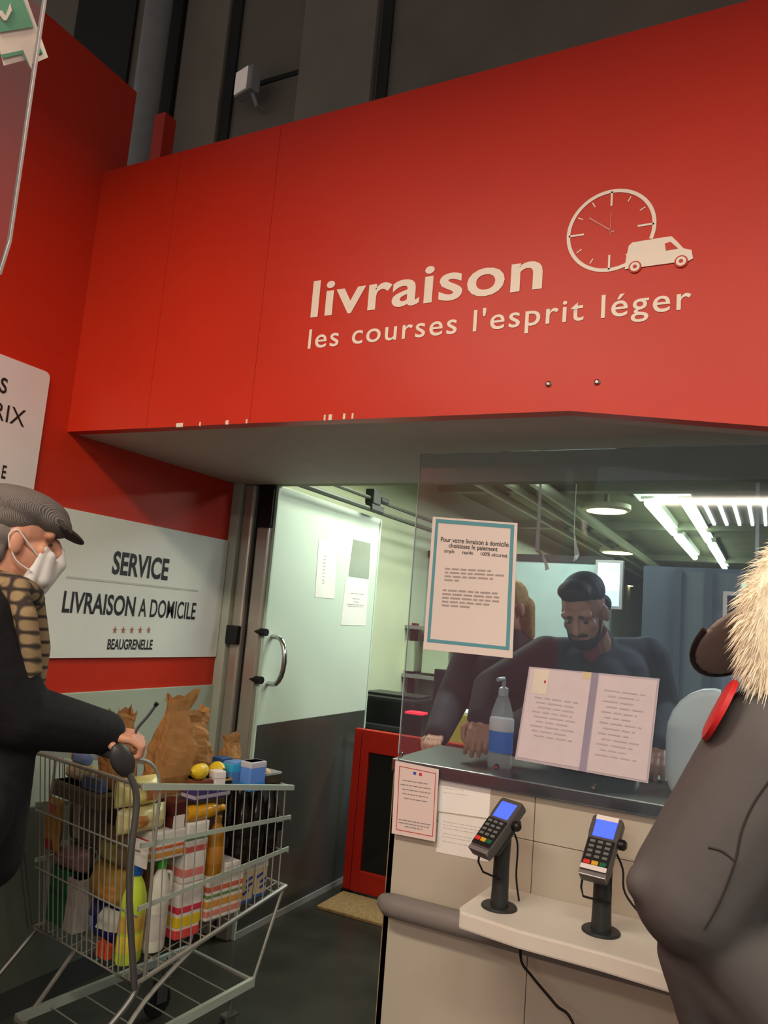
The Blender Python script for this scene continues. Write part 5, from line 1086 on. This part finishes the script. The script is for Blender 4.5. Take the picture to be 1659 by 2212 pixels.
# seams on the sleeve and back
from mathutils.bvhtree import BVHTree
def seam(px):
    me = pk_coat.data; bv = BVHTree.FromPolygons([v.co.copy() for v in me.vertices], [tuple(p.vertices) for p in me.polygons]); out = []
    for x, y in px:
        h = bv.ray_cast(CAM-pk.o, ray(x, y).normalized())
        if h[0] is not None: out.append(h[0]+h[1]*.0005+pk.o)
    mb = MB(); mb.tube(cat_(out, 4), .0018, 6); pk.raw('seam', mb, PC((52, 48, 46), .8))
seam([(1665, 1682), (1628, 1735), (1602, 1795), (1588, 1860), (1562, 1930), (1540, 1975), (1522, 2005)])
seam([(1588, 1860), (1560, 1838), (1530, 1830)])

# ---------------------------------------------------------------- foreground: clear hanging panel with green sign
d_ = 1.0; T0, T1, T2 = atd(97, -40, d_), atd(20, 522, d_), atd(-2, 592, d_)
pn = tag(empty('hanging_acrylic_panel', T2), 'clear acrylic panel hanging in the foreground with a green sign', 'panel')
inn = V((-.45, -.85, 0)).normalized()            # panel runs away to the left, toward the camera side
up = V((0, 0, 1)); x1 = T1; zt = T0.z+.25
poly = [V((T0.x, T0.y, zt)), V((T1.x, T1.y, T1.z)), T2, T2+inn*.35+V((0, 0, -.02)), T2+inn*.35+V((0, 0, zt-T2.z))]
nn = inn.cross(up).normalized(); n = len(poly)
mb = MB(); mb.add([p-T2+nn*k for k in (-.003, .003) for p in poly], [tuple(range(n)), tuple(range(n, 2*n))]+[(i, (i+1) % n, n+(i+1) % n, n+i) for i in range(n)])
mb.build('sheet', glassy('clear_acrylic_foreground', (.96, .95, .95), film=.03, alpha_col=(.8, .7, .68), rough=.05), pn)  # pinkish film puts a reflection into the sheet's colour
mb = MB(); mb.tube([p-T2 for p in (poly[0], poly[1], poly[2])], .0032, 6); o_e = mb.build('bright_edge', M('bright_acrylic_edge', (190, 180, 178), .2), pn, True)
for p in (poly[0]+inn*.03, poly[4]-inn*.03): mb = MB(); mb.tube([p-T2+V((0, 0, -.02)), V((p.x-T2.x, p.y-T2.y, 8.6-T2.z))], .0015, 6); mb.build('suspension_wire', M('thin_steel_wire', (120, 118, 116), .4, metal=.7), pn, True)
# green printed sign hanging just behind the panel edge
ds = 1.06
def gp(px, py, k=0): return atd(px, py, ds-k*.0012)
gs = tag(empty('green_sign', gp(40, 150)), 'green and white cut out sign hanging behind the acrylic panel edge', 'sign'); g0 = gs.location.copy()
GRN = M('sign_green', (28, 146, 96), .45); IVO = M('sign_ivory', (232, 222, 206), .5)
def layer(name, pts, mat, k, th=.002):
    P = [gp(x, y, k)-g0 for x, y in pts]; n = len(P); back = ray(40, 80)*th
    mb = MB(); mb.add(P+[p+back for p in P], [tuple(range(n)), tuple(reversed(range(n, 2*n)))]+[(i, (i+1) % n, n+(i+1) % n, n+i) for i in range(n)]); mb.build(name, mat, gs)
layer('backing', [(-60, -60), (38, -60), (104, 124), (66, 140), (60, 128), (8, 142), (-14, 60)], IVO, 0)
layer('green_field', [(-60, -60), (28, -60), (72, 58), (-4, 70), (-20, 30)], GRN, 2)
layer('white_tick', [(-6, 26), (4, 22), (12, 34), (22, 6), (26, 22), (14, 44), (8, 44)], IVO, 4)
layer('green_line', [(2, 118), (50, 108), (66, 140), (64, 146), (48, 116), (5, 126)], GRN, 2)
layer('green_line', [(80, 90), (92, 114), (80, 117), (78, 110), (85, 109), (78, 96)], GRN, 2)
layer('ribbon_notch', [(48, 104), (74, 70), (68, 150)], IVO, 4)
p = gp(-10, -50)-g0; mb = MB(); mb.tube([p+ray(40, 80)*.001, V((p.x, p.y, 8.6-g0.z))], .0012, 6); mb.build('suspension_wire', M('thin_steel_wire', (120, 118, 116)), gs, True)
